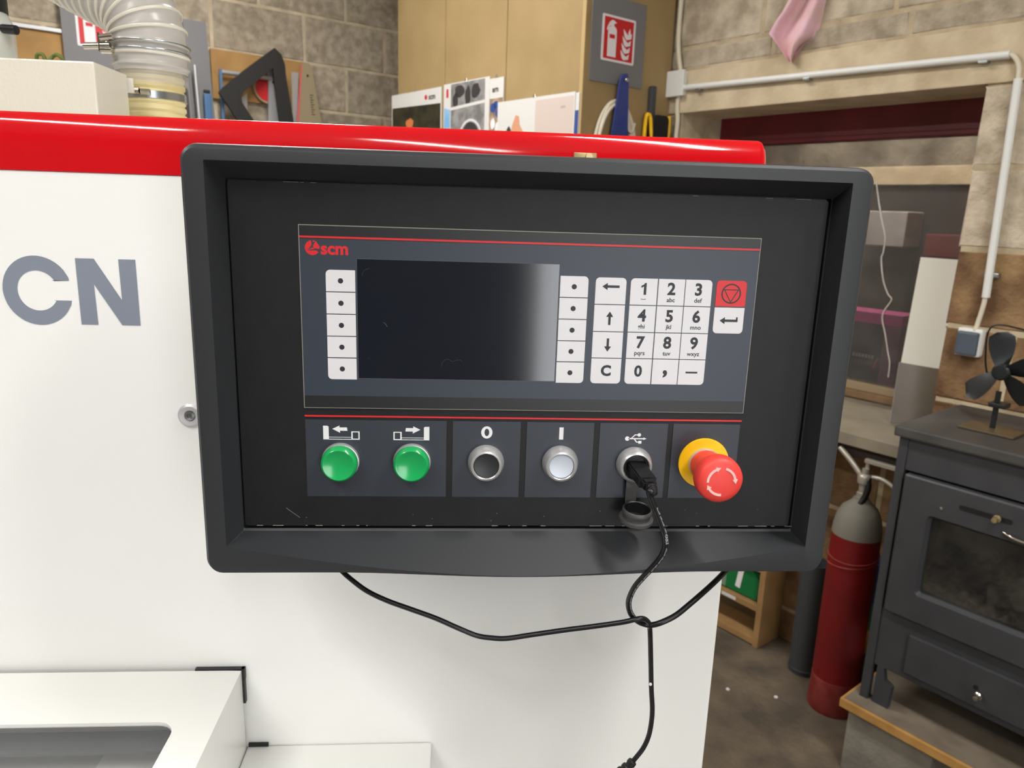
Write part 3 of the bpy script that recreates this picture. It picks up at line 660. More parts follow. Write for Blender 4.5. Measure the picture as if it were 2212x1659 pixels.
# hearth
Fh = FB(0)
th = thing('hearth_board', 'thick ochre edged board under the stove, dusty on top', 'board', Fh.p(0, .2, -1.77), Fh.rot)
bm = B(); box(bm, Fh, -.352, .62, .198, .2245, -1.99, -1.523, .003); mk('board', bm, m_ochre, th)
bm = B(); box(bm, Fh, -.344, .61, .2243, .2262, -1.985, -1.531); mk('dusty_top', bm, m_dust, th)
for i, (u0, u1, lab) in enumerate(((-.335, -.115, 'grey concrete block under the left end of the hearth board'), (.30, .52, 'grey concrete block under the right end of the hearth board'))):
    bm = B(); box(bm, Fh, u0, u1, 0, .198, -1.97, -1.548, .004); tag(mk('concrete_block', bm, m_conc, rot=Fh.rot), lab, 'block')

# stove fan
Ff_ = FB(1.72); hub = Ff_.uv(2166, 803); fan = thing('stove_fan', 'small black bladed fan standing on the stove top', 'fan', Ff_.p(hub[0], 1.0, 0), Ff_.rot)
bm = B(); box(bm, Ff_, hub[0]-.062, hub[0]+.062, 1.001, 1.006, -.05, .045, .001); mk('base_plate', bm, mat('bronze_plate', (110, 96, 74), .35, metal=.5), fan)
bm = B(); box(bm, Ff_, hub[0]-.008, hub[0]+.004, 1.006, 1.10, -.010, -.004, .001); mk('stem', bm, m_fan, fan)
bm = B(); box(bm, Ff_, hub[0]-.016, hub[0]+.022, 1.060, 1.072, -.03, .01, .003); mk('bracket', bm, m_fan, fan)
bm = B(); lathe(bm, Ff_.p(hub[0], hub[1], -.03), Ff_.N, [(0, 0), (.016, 0), (.016, .03), (.020, .032), (.020, .044), (.016, .048), (0, .049)], 24); mk('hub', bm, m_fan, fan, smooth=40)
bm = B(); box(bm, Ff_, hub[0]-.007, hub[0]+.007, hub[1]+.017, hub[1]+.0195, 0, .012, .001); mk('hub_clip', bm, m_chrome, fan)
for ang in (98, 225, 20, 318):
    bm = B(); a = math.radians(ang); NB = 8; prev = None
    for i in range(NB+1):
        t = i/NB; rr = .012+.085*t; wd = .010+.016*math.sin(min(1, t*1.15)*math.pi*.62)
        if t > .85: wd *= math.sqrt(max(.05, 1-((t-.85)/.16)**2))
        row = []
        for sd in (-1, 0, 1):
            u = hub[0]+rr*math.cos(a)-sd*wd*math.sin(a); v = hub[1]+rr*math.sin(a)+sd*wd*math.cos(a)
            row.append(bm.verts.new(Ff_.p(u, v, .008+.010*sd+(.002 if sd == 0 else 0))))
        if prev:
            for q in range(2): bm.faces.new((prev[q], prev[q+1], row[q+1], row[q]))
        prev = row
    bmesh.ops.solidify(bm, geom=bm.faces[:], thickness=.0012)
    mk('blade', bm, m_fan, fan, smooth=60)
bm = B(); tube(bm, spline([Ff_.p(hub[0]-.030, 1.10, -.03), Ff_.p(hub[0]-.052, 1.17, -.03), Ff_.p(hub[0]-.050, 1.252, -.03), Ff_.p(hub[0]+.03, 1.252, -.03), Ff_.p(hub[0]+.09, 1.245, -.03), Ff_.p(hub[0]+.06, 1.10, -.03)], 8), .0022, 6); mk('wire_handle', bm, m_fan, fan, smooth=60)

# gas cylinder, pipe, shelf unit
c0 = RM(.495, 1.79); gas = thing('gas_cylinder', 'red gas cylinder with grey shoulder standing beside the stove', 'gas cylinder', c0, ANG)
R_ = .069
bm = B(); lathe(bm, c0, UP, [(0, .075), (R_*.8, .075), (R_, .09), (R_, .585)], 36); body = mk('body', bm, m_gasred, gas, smooth=40)
bm = B(); lathe(bm, c0, UP, [(R_*1.03, 0), (R_*1.06, .004), (R_*1.0, .10), (R_*1.015, .105), (R_*1.0, .112), (R_*.97, .10), (R_*.97, .002), (R_*1.03, 0)], 36); mk('foot_ring', bm, m_gasdust, gas, smooth=40)
bm = B(); lathe(bm, c0, UP, [(R_, .585), (R_*.98, .61), (R_*.9, .64), (R_*.72, .668), (R_*.45, .685), (.024, .692), (.022, .70), (0, .70)], 36); mk('shoulder', bm, m_gasgrey, gas, smooth=50)
bm = B(); lathe(bm, c0, UP, [(.016, .698), (.016, .715), (.011, .718), (.012, .742), (.018, .745), (.020, .765), (.016, .772), (.010, .775), (.010, .79), (0, .79)], 14); mk('valve_body', bm, m_valve, gas, smooth=40)
F = FB(1.80); gu = -.50
bm = B(); tube(bm, spline([F.p(gu-.01, .762, .0), F.p(gu-.05, .80, .0), F.p(gu-.09, .825, -.01)], 6), .0085, 8); mk('outlet_arm', bm, m_valve, gas, smooth=60)
bm = B(); tube(bm, [F.p(gu+.004, .765, 0), F.p(gu+.004, .81, 0)], .006, 8); box(bm, F, gu-.004, gu+.12, .805, .818, -.008, .008, .002); mk('lever', bm, m_valve, gas)
bm = B(); tube(bm, spline([F.p(gu+.012, .765, .0), F.p(gu+.05, .768, .0), F.p(gu+.085, .755, 0), F.p(gu+.10, .735, 0)], 6), .007, 8); mk('grip', bm, m_valve, gas, smooth=60)
bm = B(); tube(bm, spline([F.p(gu+.016, .765, .012), F.p(gu+.022, .735, .016), F.p(gu+.018, .705, .022), F.p(gu+.012, .685, .03)], 6), .009, 8); mk('hose_stub', bm, m_rubber, gas, smooth=60)
for zc, sd in ((.522, 1), (.50, 2)):
    bm = B(); tube(bm, [c0+Vector((math.cos(a)*(R_+.001), math.sin(a)*(R_+.001), zc+.012*math.sin(a*1.0+sd))) for a in [2*math.pi*i/40 for i in range(41)]], .0022, 6); mk('retaining_wire', bm, m_gasdust, gas, smooth=60)
c1 = RM(.652, 1.885); th = thing('flue_pipe', 'dark grey metal pipe standing on the floor left of the gas cylinder', 'pipe', c1, ANG)
bm = B(); lathe(bm, c1, UP, [(.040, .0), (.045, .0), (.045, .40), (.040, .40), (.040, .0)], 32); mk('tube', bm, m_pipe, th, smooth=40)
bm = B(); lathe(bm, c1, UP, [(.0455, .012), (.047, .014), (.047, .018), (.0455, .02)], 32); mk('rolled_rim', bm, m_pipe, th, smooth=40)
# sack behind the cylinder
bm = B(); F = FB(1.93)
vs = []
for (v0, v1, mi) in ((.0, .16, 3), (.16, .24, 2), (.24, .33, 1), (.33, .46, 0)):
    prism(bm, F, [(-.585, v0), (-.43, v0), (-.43, v1), (-.585, v1)], -.05, .03+.004*mi, mi)
tag(mk('printed_sack', bm, [mat('sack_blue', (44, 66, 110), .6), mat('sack_green', (36, 100, 60), .6), mat('sack_yellow', (170, 130, 40), .6), mat('sack_brown', (92, 56, 44), .7)], rot=F.rot), 'blue green and yellow sack squeezed behind the gas cylinder', 'sack')
# shelf unit
F = FB(1.868); sh = thing('pine_shelf_unit', 'low pine shelf unit on the floor behind the machine', 'shelf', F.p(-1.16, 0, -.06), F.rot)
SX1, SX0, SD = -.8165, -1.50, -.132
for u in (SX1-.022, SX0):
    bm = B(); box(bm, F, u, u+.022, 0, .44, SD, 0, .001); mk('side_panel', bm, m_pine, sh)
for v in (.005, .135, .285, .418):
    bm = B(); box(bm, F, SX0+.022, SX1-.022, v, v+.022, SD, -.001, .001); mk('shelf_board', bm, m_pine, sh)
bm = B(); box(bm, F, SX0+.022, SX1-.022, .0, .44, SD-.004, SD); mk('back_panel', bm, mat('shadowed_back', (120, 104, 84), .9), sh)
bm = B(); u0 = F.uv(1570, 1262, -.01)[0]
prism(bm, F, [(-1.10, .1575), (-.85, .1575), (-.842, .19), (-.846, .25), (-.87, .272), (-.93, .280), (-1.08, .275)], -.11, -.02)
bmesh.ops.bevel(bm, geom=bm.edges[:], offset=.008, segments=2, affect='EDGES')
gb = thing('green_bag', 'green printed bag lying on the pine shelf', 'bag', F.p(-.97, .1575, -.06), F.rot)
mk('bag_body', bm, m_greenbag, gb, smooth=50)
bm = B(); prism(bm, F, [(-.945, .185), (-.925, .182), (-.915, .255), (-.935, .26)], -.022, -.0185); prism(bm, F, [(-1.08, .17), (-.985, .165), (-.985, .26), (-1.08, .262)], -.022, -.0185, 1); mk('bag_print', bm, [m_signwhite, mat('bag_pale_green', (110, 140, 116), .5)], gb)
bm = B(); box(bm, F, -.985, -.925, .140, .152, -.001, .0008); tag(mk('shelf_label', bm, m_paper, rot=F.rot), 'small white label stuck on the pine shelf edge', 'label')
for i, (px, py, lab) in enumerate(((1676, 1507, 'white chip on the floor left of the gas cylinder foot'), (1572, 1490, 'white chip on the floor near the machine edge'))):
    bm = B(); p = Frame((0, 0, 0), E2, -E1, ANG); d = CR*((px-W/2)/FPX)-CU*((py-H/2)/FPX)+fwd; q = CAM+d*(CAM.z/-d.z)
    lathe(bm, q, UP, [(.006, 0), (.007, .003), (.004, .006), (0, .007)], 7); tag(mk('floor_chip', bm, m_paper), lab, 'chip', 'chips on the floor')

# ================================================================ tools against the left wall
F = FA(S_A-.02)
bm = B(); box(bm, F, .855, 1.33, 1.95, 2.165, -.012, .0, .001); tag(mk('tool_board', bm, m_ply, rot=ANG), 'plywood tool board on the left wall behind the black square', 'board')
F = FA(S_A-.012)
bm = B(); prism(bm, F, [(.735, 1.60), (.87, 1.60), (.852, 1.95), (.838, 2.27), (.74, 2.27)], -.004, .016); tag(mk('grey_plank', bm, m_signgrey, rot=ANG), 'grey plank standing against the wall right of the hose', 'plank')
F = FA(S_A-.10)
def U(px, py): return F.uv(px, py)
sq = thing('black_set_square', 'large black triangular square propped corner up among the tools', 'square', F.p(1.06, 1.75, 0), ANG)
oP = [U(592, 104), U(604, 116), U(613, 135), U(617, 165), U(625, 200), U(637, 300), U(640, 360)]
iP = [U(602, 360), U(604, 300), U(596, 200), U(590, 165), U(586, 150)]
bm = B()
top = [U(592, 104), U(606, 118), U(614, 140), U(617, 170), U(632, 258), U(640, 330), U(606, 330), U(603, 262), U(595, 200), U(588, 148), U(560, 170), U(525, 199), U(520, 210), U(522, 222), U(548, 262), U(590, 320), U(556, 320), U(508, 254), U(487, 222), U(472, 200), U(480, 190), U(525, 153)]
prism(bm, F, top, -.006, .010); mk('frame', bm, m_blacksq, sq)
F = FA(S_A-.055)
hs = thing('hacksaw', 'blue framed hacksaw hanging behind the black square', 'hacksaw', F.p(.93, 1.8, 0), ANG)
bm = B(); a = F.uv(476, 149); c = F.uv(478, 262)
box(bm, F, a[0]-.006, a[0]+.006, 1.80, a[1], -.006, .006, .002); mk('frame', bm, m_bluest, hs)
b_ = F.uv(560, 158)
bm = B(); tube(bm, [F.p(a[0]+.004, a[1]-.012, 0), F.p(b_[0]+.06, a[1]-.012, 0)], .011, 10); mk('handle_tube', bm, m_alu, hs, smooth=40)
bm = B(); box(bm, F, a[0], a[0]+.30, 1.80, 1.812, -.001, .001); mk('blade', bm, m_steel, hs)
w0 = F.uv(446, 196)
th = thing('blue_tool_handle', 'short blue tool handle with black tip beside the grey plank', 'tool', F.p(w0[0], 1.80, 0), ANG)
bm = B(); box(bm, F, w0[0]-.014, w0[0]+.018, 1.80, w0[1]-.012, -.01, .01, .006); mk('handle', bm, m_bluest, th)
bm = B(); box(bm, F, w0[0]-.012, w0[0]+.014, w0[1]-.012, w0[1]+.004, -.008, .008, .004); mk('tip', bm, m_blacksq, th)
bm = B(); a = F.uv(579, 152); rd = thing('red_plate', 'round red tool face seen through the black square', 'tool', F.p(a[0], 1.95, -.02), ANG)
cR = F.uv(582, 190); prism(bm, F, circ(cR[0], cR[1], .062, 28), -.028, -.020); mk('disc', bm, m_signred, rd)
bm = B(); prism(bm, F, arcband(cR[0], cR[1], .062, .070, 0, 359.9, 28), -.030, -.016); mk('rim', bm, m_sawblade, rd)
al = thing('aluminium_level', 'pale metal straightedge standing inside the black square', 'straightedge', F.p(1.15, 1.78, 0), ANG)
bm = B(); prism(bm, F, [F.uv(580, 265), F.uv(604, 265), F.uv(595, 168), F.uv(589, 148), F.uv(580, 152)], -.012, .004); mk('blade', bm, m_alu, al)
bm = B(); c = F.uv(590, 178); prism(bm, F, circ(c[0], c[1], .007, 14), .004, .0055); mk('hole_bush', bm, m_blacksq, al)
bm = B(); prism(bm, F, [F.uv(521, 215), F.uv(538, 200), F.uv(538, 262), F.uv(532, 262)], -.03, -.024); tag(mk('steel_rule', bm, m_alu, rot=ANG), 'short steel rule behind the lower arm of the black square', 'rule')
for (xs, lab) in (((632, 646, 637, 643), 'narrow pale blade standing left of the hand saw'),):
    bm = B(); prism(bm, F, [F.uv(633, 265), F.uv(644, 265), F.uv(646, 156), F.uv(630, 155)], -.010, -.006); tag(mk('steel_strip', bm, m_alu, rot=ANG), lab, 'blade')
sw = thing('hand_saw', 'hand saw with tan blade and red edge standing against the wall', 'saw', F.p(1.33, 1.8, 0), ANG)
bm = B(); prism(bm, F, [F.uv(642, 275), F.uv(696, 275), F.uv(673, 145), F.uv(668, 138), F.uv(655, 135), F.uv(650, 142)], .000, .003); mk('blade', bm, m_sawblade, sw)
bm = B(); prism(bm, F, [F.uv(640, 275), F.uv(645, 275), F.uv(652, 142), F.uv(649, 140)], .003, .005); mk('tooth_guard', bm, mat('pink_guard', (206, 96, 98), .5), sw)
bm = B(); c = F.uv(664, 164); prism(bm, F, circ(c[0], c[1], .006, 12), .003, .004)
for k in range(9):
    a = F.uv(672+k*.5, 205+k*5.2); box(bm, F, a[0]-.008, a[0]+.010-.006*(k % 2), a[1]-.004, a[1], .003, .0035)
mk('print', bm, m_blacksq, sw)
for (x0, x1, y0, lab, mt) in ((404, 410, 150, 'thin grey rod standing closest to the hose', m_signgrey), (420, 426, 140, 'thin pale rod leaning beside the grey plank', m_alu)):
    bm = B(); a = F.uv(x0, y0, .02); c = F.uv(x1+16, 262, .02); tube(bm, [F.p(a[0], a[1], .02), F.p(c[0]-.02, c[1]-.1, .02)], .008, 8); tag(mk('metal_rod', bm, mt, rot=ANG, smooth=40), lab, 'rod', 'rods beside the hose')

# ================================================================ the machine
mach = thing('woodworking_machine', 'large white woodworking machine with a glossy red top edge', 'machine', (-.7, .45, 0))
XR, ZB, ZT = .2888, 1.5187, 1.5695
bm = B(); box(bm, FM, -2.2, XR, .0, ZB, -.62, 0, .0015); mk('body', bm, m_white, mach)
# red hood: a profile swept along the machine
prof = [(0.001, ZB), (0.001, ZB+.008)]
for i in range(13):
    a = math.radians(90*i/12); prof.append((-.011+.012*math.cos(a)**.8 if i < 12 else -.011, ZB+.014+(ZT-ZB-.014)*math.sin(a)))
prof += [(-.050, ZT), (-.054, ZT-.004), (-.054, ZB)]
bm = B(); secs = []
for x, k in ((-2.2, 0), (XR-.0065, 0), (XR-.003, .0012), (XR-.0005, .004), (XR, .007)):
    secs.append([bm.verts.new(FM.p(x, max(ZB, z-k if z > ZB+.02 else z), n-k*.5)) for n, z in prof])
for a, c in zip(secs, secs[1:]):
    for i in range(len(a)-1): bm.faces.new((a[i], a[i+1], c[i+1], c[i]))
bm.faces.new(secs[-1]); bm.faces.new(secs[0][::-1])
for a, c in zip(secs, secs[1:]): bm.faces.new((a[-1], a[0], c[0], c[-1]))
mk('red_hood', bm, m_red, mach, smooth=35)
bm = B(); box(bm, FM, -2.2, XR-.004, ZB, ZT-.002, -.62, -.0545, .0015); mk('top_deck', bm, m_white, mach)
bm = B(); pe = [(n-.0035, z) for n, z in prof[:15]]
# worn pale end of the hood
tube(bm, [FM.p(XR+.0003, max(ZB+.001, z-.006), n-.004) for n, z in prof[1:15]], .0009, 6); mk('worn_edge', bm, mat('chipped_paint', (222, 120, 112), .6), mach)
# lettering
bm = B(); cu, cv, ch = -.3893, 1.4114, .0640
R1_, R0_ = .0320, .0205
def cpt(a, r): return (cu+r*math.cos(math.radians(a))*.97, cv+r*math.sin(math.radians(a)))
outp = [cpt(22+316*i/40, .032) for i in range(41)]; inp = [cpt(22+316*i/40, .0186) for i in range(41)]
outp[0] = (cu+.0288, cv+.0098); inp[0] = (cu+.0130, cv+.0098); outp[-1] = (cu+.0295, cv-.0088); inp[-1] = (cu+.0135, cv-.0088)
outp[1] = (cu+.0282, cv+.0130); outp[-2] = (cu+.0285, cv-.0130)
for i in range(40):
    vs = [bm.verts.new(FM.p(u, v, .0004)) for u, v in (inp[i], outp[i], outp[i+1], inp[i+1])]; bm.faces.new(vs)
N0, N1, NV0, NV1, sw_ = -.3532, -.2996, 1.3805, 1.4420, .0152
prism(bm, FM, [(N0, NV0), (N0+sw_, NV0), (N0+sw_-.0006, NV1-.0235), (N1-.0166, NV0), (N1, NV0), (N1, NV1), (N1-sw_, NV1), (N1-sw_+.0003, NV0+.0235), (N0+.0166, NV1), (N0, NV1)], .0004, .0004)
mk('lettering', bm, m_letter, mach)
# screw with washer
bm = B(); c = FM.p(-.2595, 1.293, 0); lathe(bm, c, FM.N, [(.0118, 0), (.0118, .0015), (.0095, .003), (.0055, .0022), (.005, .0008), (0, .0008)], 28); w_ = mk('washer', bm, mat('zinc_washer', (196, 194, 196), .4, metal=.3), mach, smooth=40)
bm = B(); lathe(bm, c, FM.N, [(.0046, .0008), (.0046, .003), (.0026, .0034), (.0022, .0015), (0, .0015)], 20); mk('screw_head', bm, m_steel, w_, smooth=40)
# lower guard with a window and the feed ledge
gz, gx, gd = 1.0152, -.2235, .36
bm = B()
GX0 = -1.6; n0, n1 = .006, gd
wx1, wn0, wn1 = -.2605, .086, .30
FT = Frame((0, .15, gz), X, (0, -1, 0), 0)
outer = [(GX0, n0), (gx-.040, n0), (gx-.034, n0), (gx-.034, n0+.006), (gx, n0+.006), (gx, n1), (GX0, n1)]
def tp(u, n, dz=0): return FM.p(u, gz+dz, n)
# top skin as a frame round the window
hole = rrect(-1.2, wx1, wn0, wn1, .018, 6)
ot = rrect(GX0, gx, n0, n1, 0); 
def near(poly_h):
    res = []
    for (u, n) in poly_h:
        res.append((min(max(u, GX0), gx), n))
    return res
full = []
NS = len(hole); per = []
def edge_pt(k):
    u, n = hole[k]; cu_, cn_ = (GX0+gx)/2, (n0+n1)/2; hu, hn = (-1.2+wx1)/2, (wn0+wn1)/2
    du, dn = (u-hu)/((wx1+1.2)/2), (n-hn)/((wn1-wn0)/2)
    m_ = max(abs(du), abs(dn)); return ((cu_+du/m_*(gx-GX0)/2), cn_+dn/m_*(n1-n0)/2)
ext = [edge_pt(k) for k in range(NS)]
va = [bm.verts.new(tp(*p)) for p in ext]; vb = [bm.verts.new(tp(*p)) for p in hole]; vc = [bm.verts.new(tp(p[0], p[1], -.004)) for p in hole]
for i in range(NS):
    j = (i+1) % NS
    bm.faces.new((va[i], va[j], vb[j], vb[i])); bm.faces.new((vb[i], vb[j], vc[j], vc[i]))
# side, front
zb = .9186
for (a, c) in (((gx, n0), (gx, n1)), ((gx, n1), (GX0, n1))):
    bm.faces.new([bm.verts.new(v) for v in (tp(*a), tp(*c), tp(*c, zb-gz-.2), tp(*a, zb-gz-.2))])
g_ = mk('guard_cover', bm, m_white, mach)
bm = B(); prism(bm, Frame((0, 0, 0), X, UP, 0), [(0, 0)], 0, 0) if False else None
f_ = [bm.verts.new(tp(p[0], p[1], -.003)) for p in hole]; bm.faces.new(f_); mk('guard_window', bm, mat('smoked_window', (150, 152, 153), .12, alpha=.25), g_)
bm = B(); box(bm, FM, gx-.048, gx+.003, gz-.012, gz+.0012, .0005, .0055); box(bm, FM, gx-.0005, gx+.0025, gz-.040, gz+.0012, .0005, .0058); mk('rubber_seal', bm, m_black, mach)
# what lies under the guard window
bm = B(); box(bm, FM, -1.5, gx-.004, gz-.062, gz-.058, .02, .335); mk('inner_tray', bm, mat('inner_light_grey', (176, 176, 174), .4), mach)
bm = B(); box(bm, FM, -1.5, gx-.024, gz-.036, gz-.030, .058, .086, .002); mk('inner_bar', bm, mat('inner_dark_grey', (104, 107, 110), .35, metal=.2), mach)
bm = B(); box(bm, FM, -.345, -.285, gz-.058, gz-.0572, .052, .090); mk('inner_label', bm, m_paper, mach)
bm = B(); box(bm, FM, gx+.0008, -.0228, zb-.12, zb, .0008, gd-.02, .002); mk('feed_ledge', bm, m_white, mach)
bm = B(); box(bm, FM, gx+.002, gx+.023, zb, zb+.004, .0005, .003); mk('ledge_slot', bm, m_black, mach)
# top housing behind the hood
FH = Frame((0, .35, 0), X, (0, -1, 0), 0)
bm = B(); box(bm, FH, -1.1, -.4098, ZT+.0005, 1.6434, -.085, 0, .002); mk('top_housing', bm, m_cream, mach)
bm = B(); box(bm, FH, -.428, -.404, 1.6225, 1.6395, -.0895, -.0855, .0006); mk('bracket_tab', bm, m_cream, mach)
# hose collar with steel band
hc = Vector((-.4065, .505, 0))
bm = B(); zz = ZT+.0005; pr = [(.030, zz)]
for i in range(9):
    z = zz+.0005+i*.0092; pr += [(.0375, z), (.0393, z+.002), (.0393, z+.006), (.037, z+.008)]
pr += [(.037, 1.672), (.033, 1.672)]
lathe(bm, hc, UP, pr, 40); col_ = mk('hose_collar', bm, m_spig, mach, smooth=35)
bm = B(); lathe(bm, hc, UP, [(.0396, 1.6215), (.0408, 1.6215), (.0408, 1.6305), (.0396, 1.6305)], 40); mk('collar_band', bm, m_steel, col_, smooth=35)
bm = B(); Fc2 = Frame((hc.x, hc.y, 0), X, (0, -1, 0), 0); tube(bm, [Fc2.p(-.012, 1.629, .0415), Fc2.p(.0, 1.629, .043)], .0042, 8); tube(bm, [Fc2.p(.001, 1.628, .043), Fc2.p(.012, 1.628, .0415)], .0038, 8); mk('band_screw', bm, m_chrome, col_, smooth=40)

# extraction hose
hose = thing('extraction_hose', 'grey ribbed extraction hose clamped on the machine collar', 'hose', hc+Vector((0, 0, 1.64)))
bm = B(); lathe(bm, hc, UP, [(.0418, 1.640), (.0432, 1.640), (.0432, 1.668), (.0418, 1.668)], 40); mk('clear_cuff', bm, m_cuff, hose, smooth=40)
axis = []; base = hc+Vector((0, 0, 1.655))
for i in range(60):
    axis.append(base+Vector((0, 0, i*.001))) if i < 38 else None
Rc = .062; cz = axis[-1].z; dirx = Vector((-.96, .28, 0)).normalized()
for i in range(1, 220):
    a = i*.012
    if a > 1.15: break
    axis.append(hc+Vector((0, 0, cz))+dirx*(Rc*(1-math.cos(a)))+Vector((0, 0, Rc*math.sin(a))))
tl = (axis[-1]-axis[-2]).normalized()
for i in range(1, 150): axis.append(axis[-1]+tl*.0012)
rad = []; acc = 0; pitch_ = .0135
ps = []
for i, p in enumerate(axis):
    if i: acc += (p-axis[i-1]).length
    ph = (acc/pitch_) % 1; ps.append(acc)
    rad.append(.0440+.0032*math.exp(-((ph-.5)/.16)**2))
bm = B(); tube(bm, axis, rad, 36, cap=False); mk('ribbed_wall', bm, m_hose, hose, smooth=70)
# helical-looking ribs as separate rings, each its own part
k = 0
for i, p in enumerate(axis):
    if i == 0 or i >= len(axis)-1: continue
    if int(ps[i]/pitch_-.5) != int(ps[i-1]/pitch_-.5) and ps[i] > pitch_*.5:
        t = (axis[i+1]-axis[i-1]).normalized(); a = t.orthogonal().normalized(); b_ = t.cross(a)
        bm = B(); tube(bm, [p+(a*math.cos(2*math.pi*j/32)+b_*math.sin(2*math.pi*j/32))*.0461 for j in range(33)], .0022, 6); mk('rib', bm, m_hoserib, hose, smooth=60)
clampz = 1.6795
for dz in (0, .0095):
    bm = B(); tube(bm, [hc+Vector((.0482*math.cos(2*math.pi*j/48), .0482*math.sin(2*math.pi*j/48), clampz+dz)) for j in range(49)], .0014, 6); mk('clamp_wire', bm, m_steel, hose, smooth=60)
bm = B(); cp = Vector((-.4525, .472, clampz+.004)); Fq = Frame(cp, X, (0, -1, 0), 0)
box(bm, Fq, -.001, .001, -.010, .012, -.008, .008); tube(bm, [Fq.p(-.020, -.004, .004), Fq.p(.012, -.002, .004)], .0042, 10); tube(bm, [Fq.p(.002, .006, .006), Fq.p(.018, .008, .008)], .0045, 10); tube(bm, [Fq.p(.002, -.008, .006), Fq.p(.016, -.008, .008)], .0045, 10)
mk('clamp_bolt', bm, m_chrome, hose, smooth=40)
# air filter bowl at the left
bw = thing('air_filter', 'clear air filter bowl with black cap behind the machine housing', 'filter', (-.588, .47, ZT+.001))
bc = Vector((-.588, .47, 0))
bm = B(); lathe(bm, bc, UP, [(.026, ZT+.001), (.030, ZT+.004), (.030, 1.700), (.024, 1.713), (0, 1.713)], 32); mk('bowl', bm, m_bowl, bw, smooth=40)
bm = B(); lathe(bm, bc, UP, [(0, 1.7135), (.025, 1.7135), (.025, 1.76), (.020, 1.77), (0, 1.77)], 32); mk('cap', bm, m_black, bw, smooth=40)
bm = B(); tube(bm, [bc+Vector((.026, -.012, 1.693)), bc+Vector((.044, -.016, 1.6915))], .0055, 12); mk('side_knob', bm, m_black, bw, smooth=40)
# green cord on the housing
bm = B(); Fg = Frame((0, .39, 0), X, (0, -1, 0), 0)
tube(bm, spline([Fg.p(-.492, 1.646, 0), Fg.p(-.488, 1.6535, .004), Fg.p(-.481, 1.6535, .006), Fg.p(-.478, 1.646, .004), Fg.p(-.473, 1.653, 0), Fg.p(-.466, 1.6545, .004), Fg.p(-.461, 1.651, .004), Fg.p(-.459, 1.646, 0)], 6), .0022, 8)
tag(mk('green_string', bm, m_gcord, smooth=60), 'short green string lying on the cream machine housing', 'string')

# ================================================================ control panel
pan = thing('control_panel', 'black machine control panel with screen, keypad and push buttons', 'control panel', (.058, .03, 1.209))
YR = .022                                        # how far the rim stands proud
OX0, OX1, OZ1 = -.1944, .3046, 1.5367
UC = .0560
def zbot(u): q = min(1, abs(u-UC)/.155); return 1.2090+.0046*q*q*(3-2*q)
def zin(u): q = min(1, abs(u-UC)/.231); return 1.2106+.0258*q**1.75
def lipn(u): q = min(1, abs(u-UC)/.236); return .013*(1-q**2.2)
def bring(x0, x1, ztop, zfun, r, n, m=24, k=6, lip=0):
    """ring of the bezel: bottom edge follows zfun; same vertex count for every ring"""
    pts = []
    def arc(cx, cz, a0):
        return [(cx+r*math.cos(math.radians(a0+90*i/k)), cz+r*math.sin(math.radians(a0+90*i/k))) for i in range(k+1)]
    pts += arc(x0+r, zfun(x0+r)+r, 180)
    for i in range(1, m): u = x0+r+(x1-x0-2*r)*i/m; pts.append((u, zfun(u)))
    pts += arc(x1-r, zfun(x1-r)+r, 270)
    pts += arc(x1-r, ztop-r, 0)
    for i in range(1, m): pts.append((x1-r-(x1-x0-2*r)*i/m, ztop))
    pts += arc(x0+r, ztop-r, 90)
    out = []
    for i, (u, v) in enumerate(pts):
        if lip and i < 2*(k+1)+m-1 and v < zfun(u)+r+1e-6:
            d = lipn(u)*lip; out.append(FP.p(u*(.57-n-d)/(.57-n), 1.5+(v-1.5)*(.57-n-d)/(.57-n), n+d))
        else: out.append(FP.p(u, v, n))
    return out
PX0, PX1, PZ0, PZ1 = -.1702, .2834, 1.2417, 1.5143
rings = [
    bring(OX0+.006, OX1-.006, OZ1-.006, lambda u: zbot(u)+.006, .008, -.050),
    bring(OX0, OX1, OZ1, zbot, .012, -.040),
    bring(OX0, OX1, OZ1, zbot, .012, YR-.006, lip=1),
    bring(OX0+.0008, OX1-.0008, OZ1-.0008, lambda u: zbot(u)+.0004, .0115, YR-.0025, lip=1),
    bring(OX0+.003, OX1-.003, OZ1-.003, lambda u: zbot(u)+.0008, .010, YR-.0003, lip=1),
    bring(OX0+.0055, OX1-.0055, OZ1-.0045, lambda u: min(zbot(u)+.0030, zin(u)-.0002), .009, YR, lip=1),
    bring(-.1774, .2868, 1.5254, lambda u: zin(u), .0008, YR, lip=1),
    bring(PX0-.0006, PX1+.0006, PZ1+.0006, lambda u: PZ0-.0018, .0010, -.0002),
    bring(PX0, PX1, PZ1, lambda u: PZ0, .0012, -.0012),
    bring(PX0, PX1, PZ1, lambda u: PZ0, .0012, -.0080)]
bm = B(); rv = [[bm.verts.new(p) for p in r] for r in rings]
for a, c in zip(rv, rv[1:]):
    for i in range(len(a)): j = (i+1) % len(a); bm.faces.new((a[i], a[j], c[j], c[i]))
bm.faces.new(rv[0]); bm.faces.new(rv[-1][::-1])
mk('bezel', bm, m_bezel, pan, smooth=22)
bm = B(); box(bm, FP, -.05, .16, 1.30, 1.46, -.149, -.050, .002); mk('mounting_arm', bm, m_bezel, pan)
bm = B(); box(bm, FM, .1035, .1250, 1.520, 1.5515, .0045, .0062, .0006); tube(bm, [FM.p(.1175, 1.5478, .006), FM.p(.1175, 1.5478, .010)], .0032, 12); mk('mounting_clip', bm, m_brass, pan, smooth=40)
bm = B(); prism(bm, FP, rrect(-.1686, .2811, 1.2443, 1.5132, .0022), -.0060, -.0005)
bmesh.ops.bevel(bm, geom=[e for e in bm.edges if all(v.co.y < .001 for v in e.verts)], offset=.0005, segments=2, affect='EDGES')
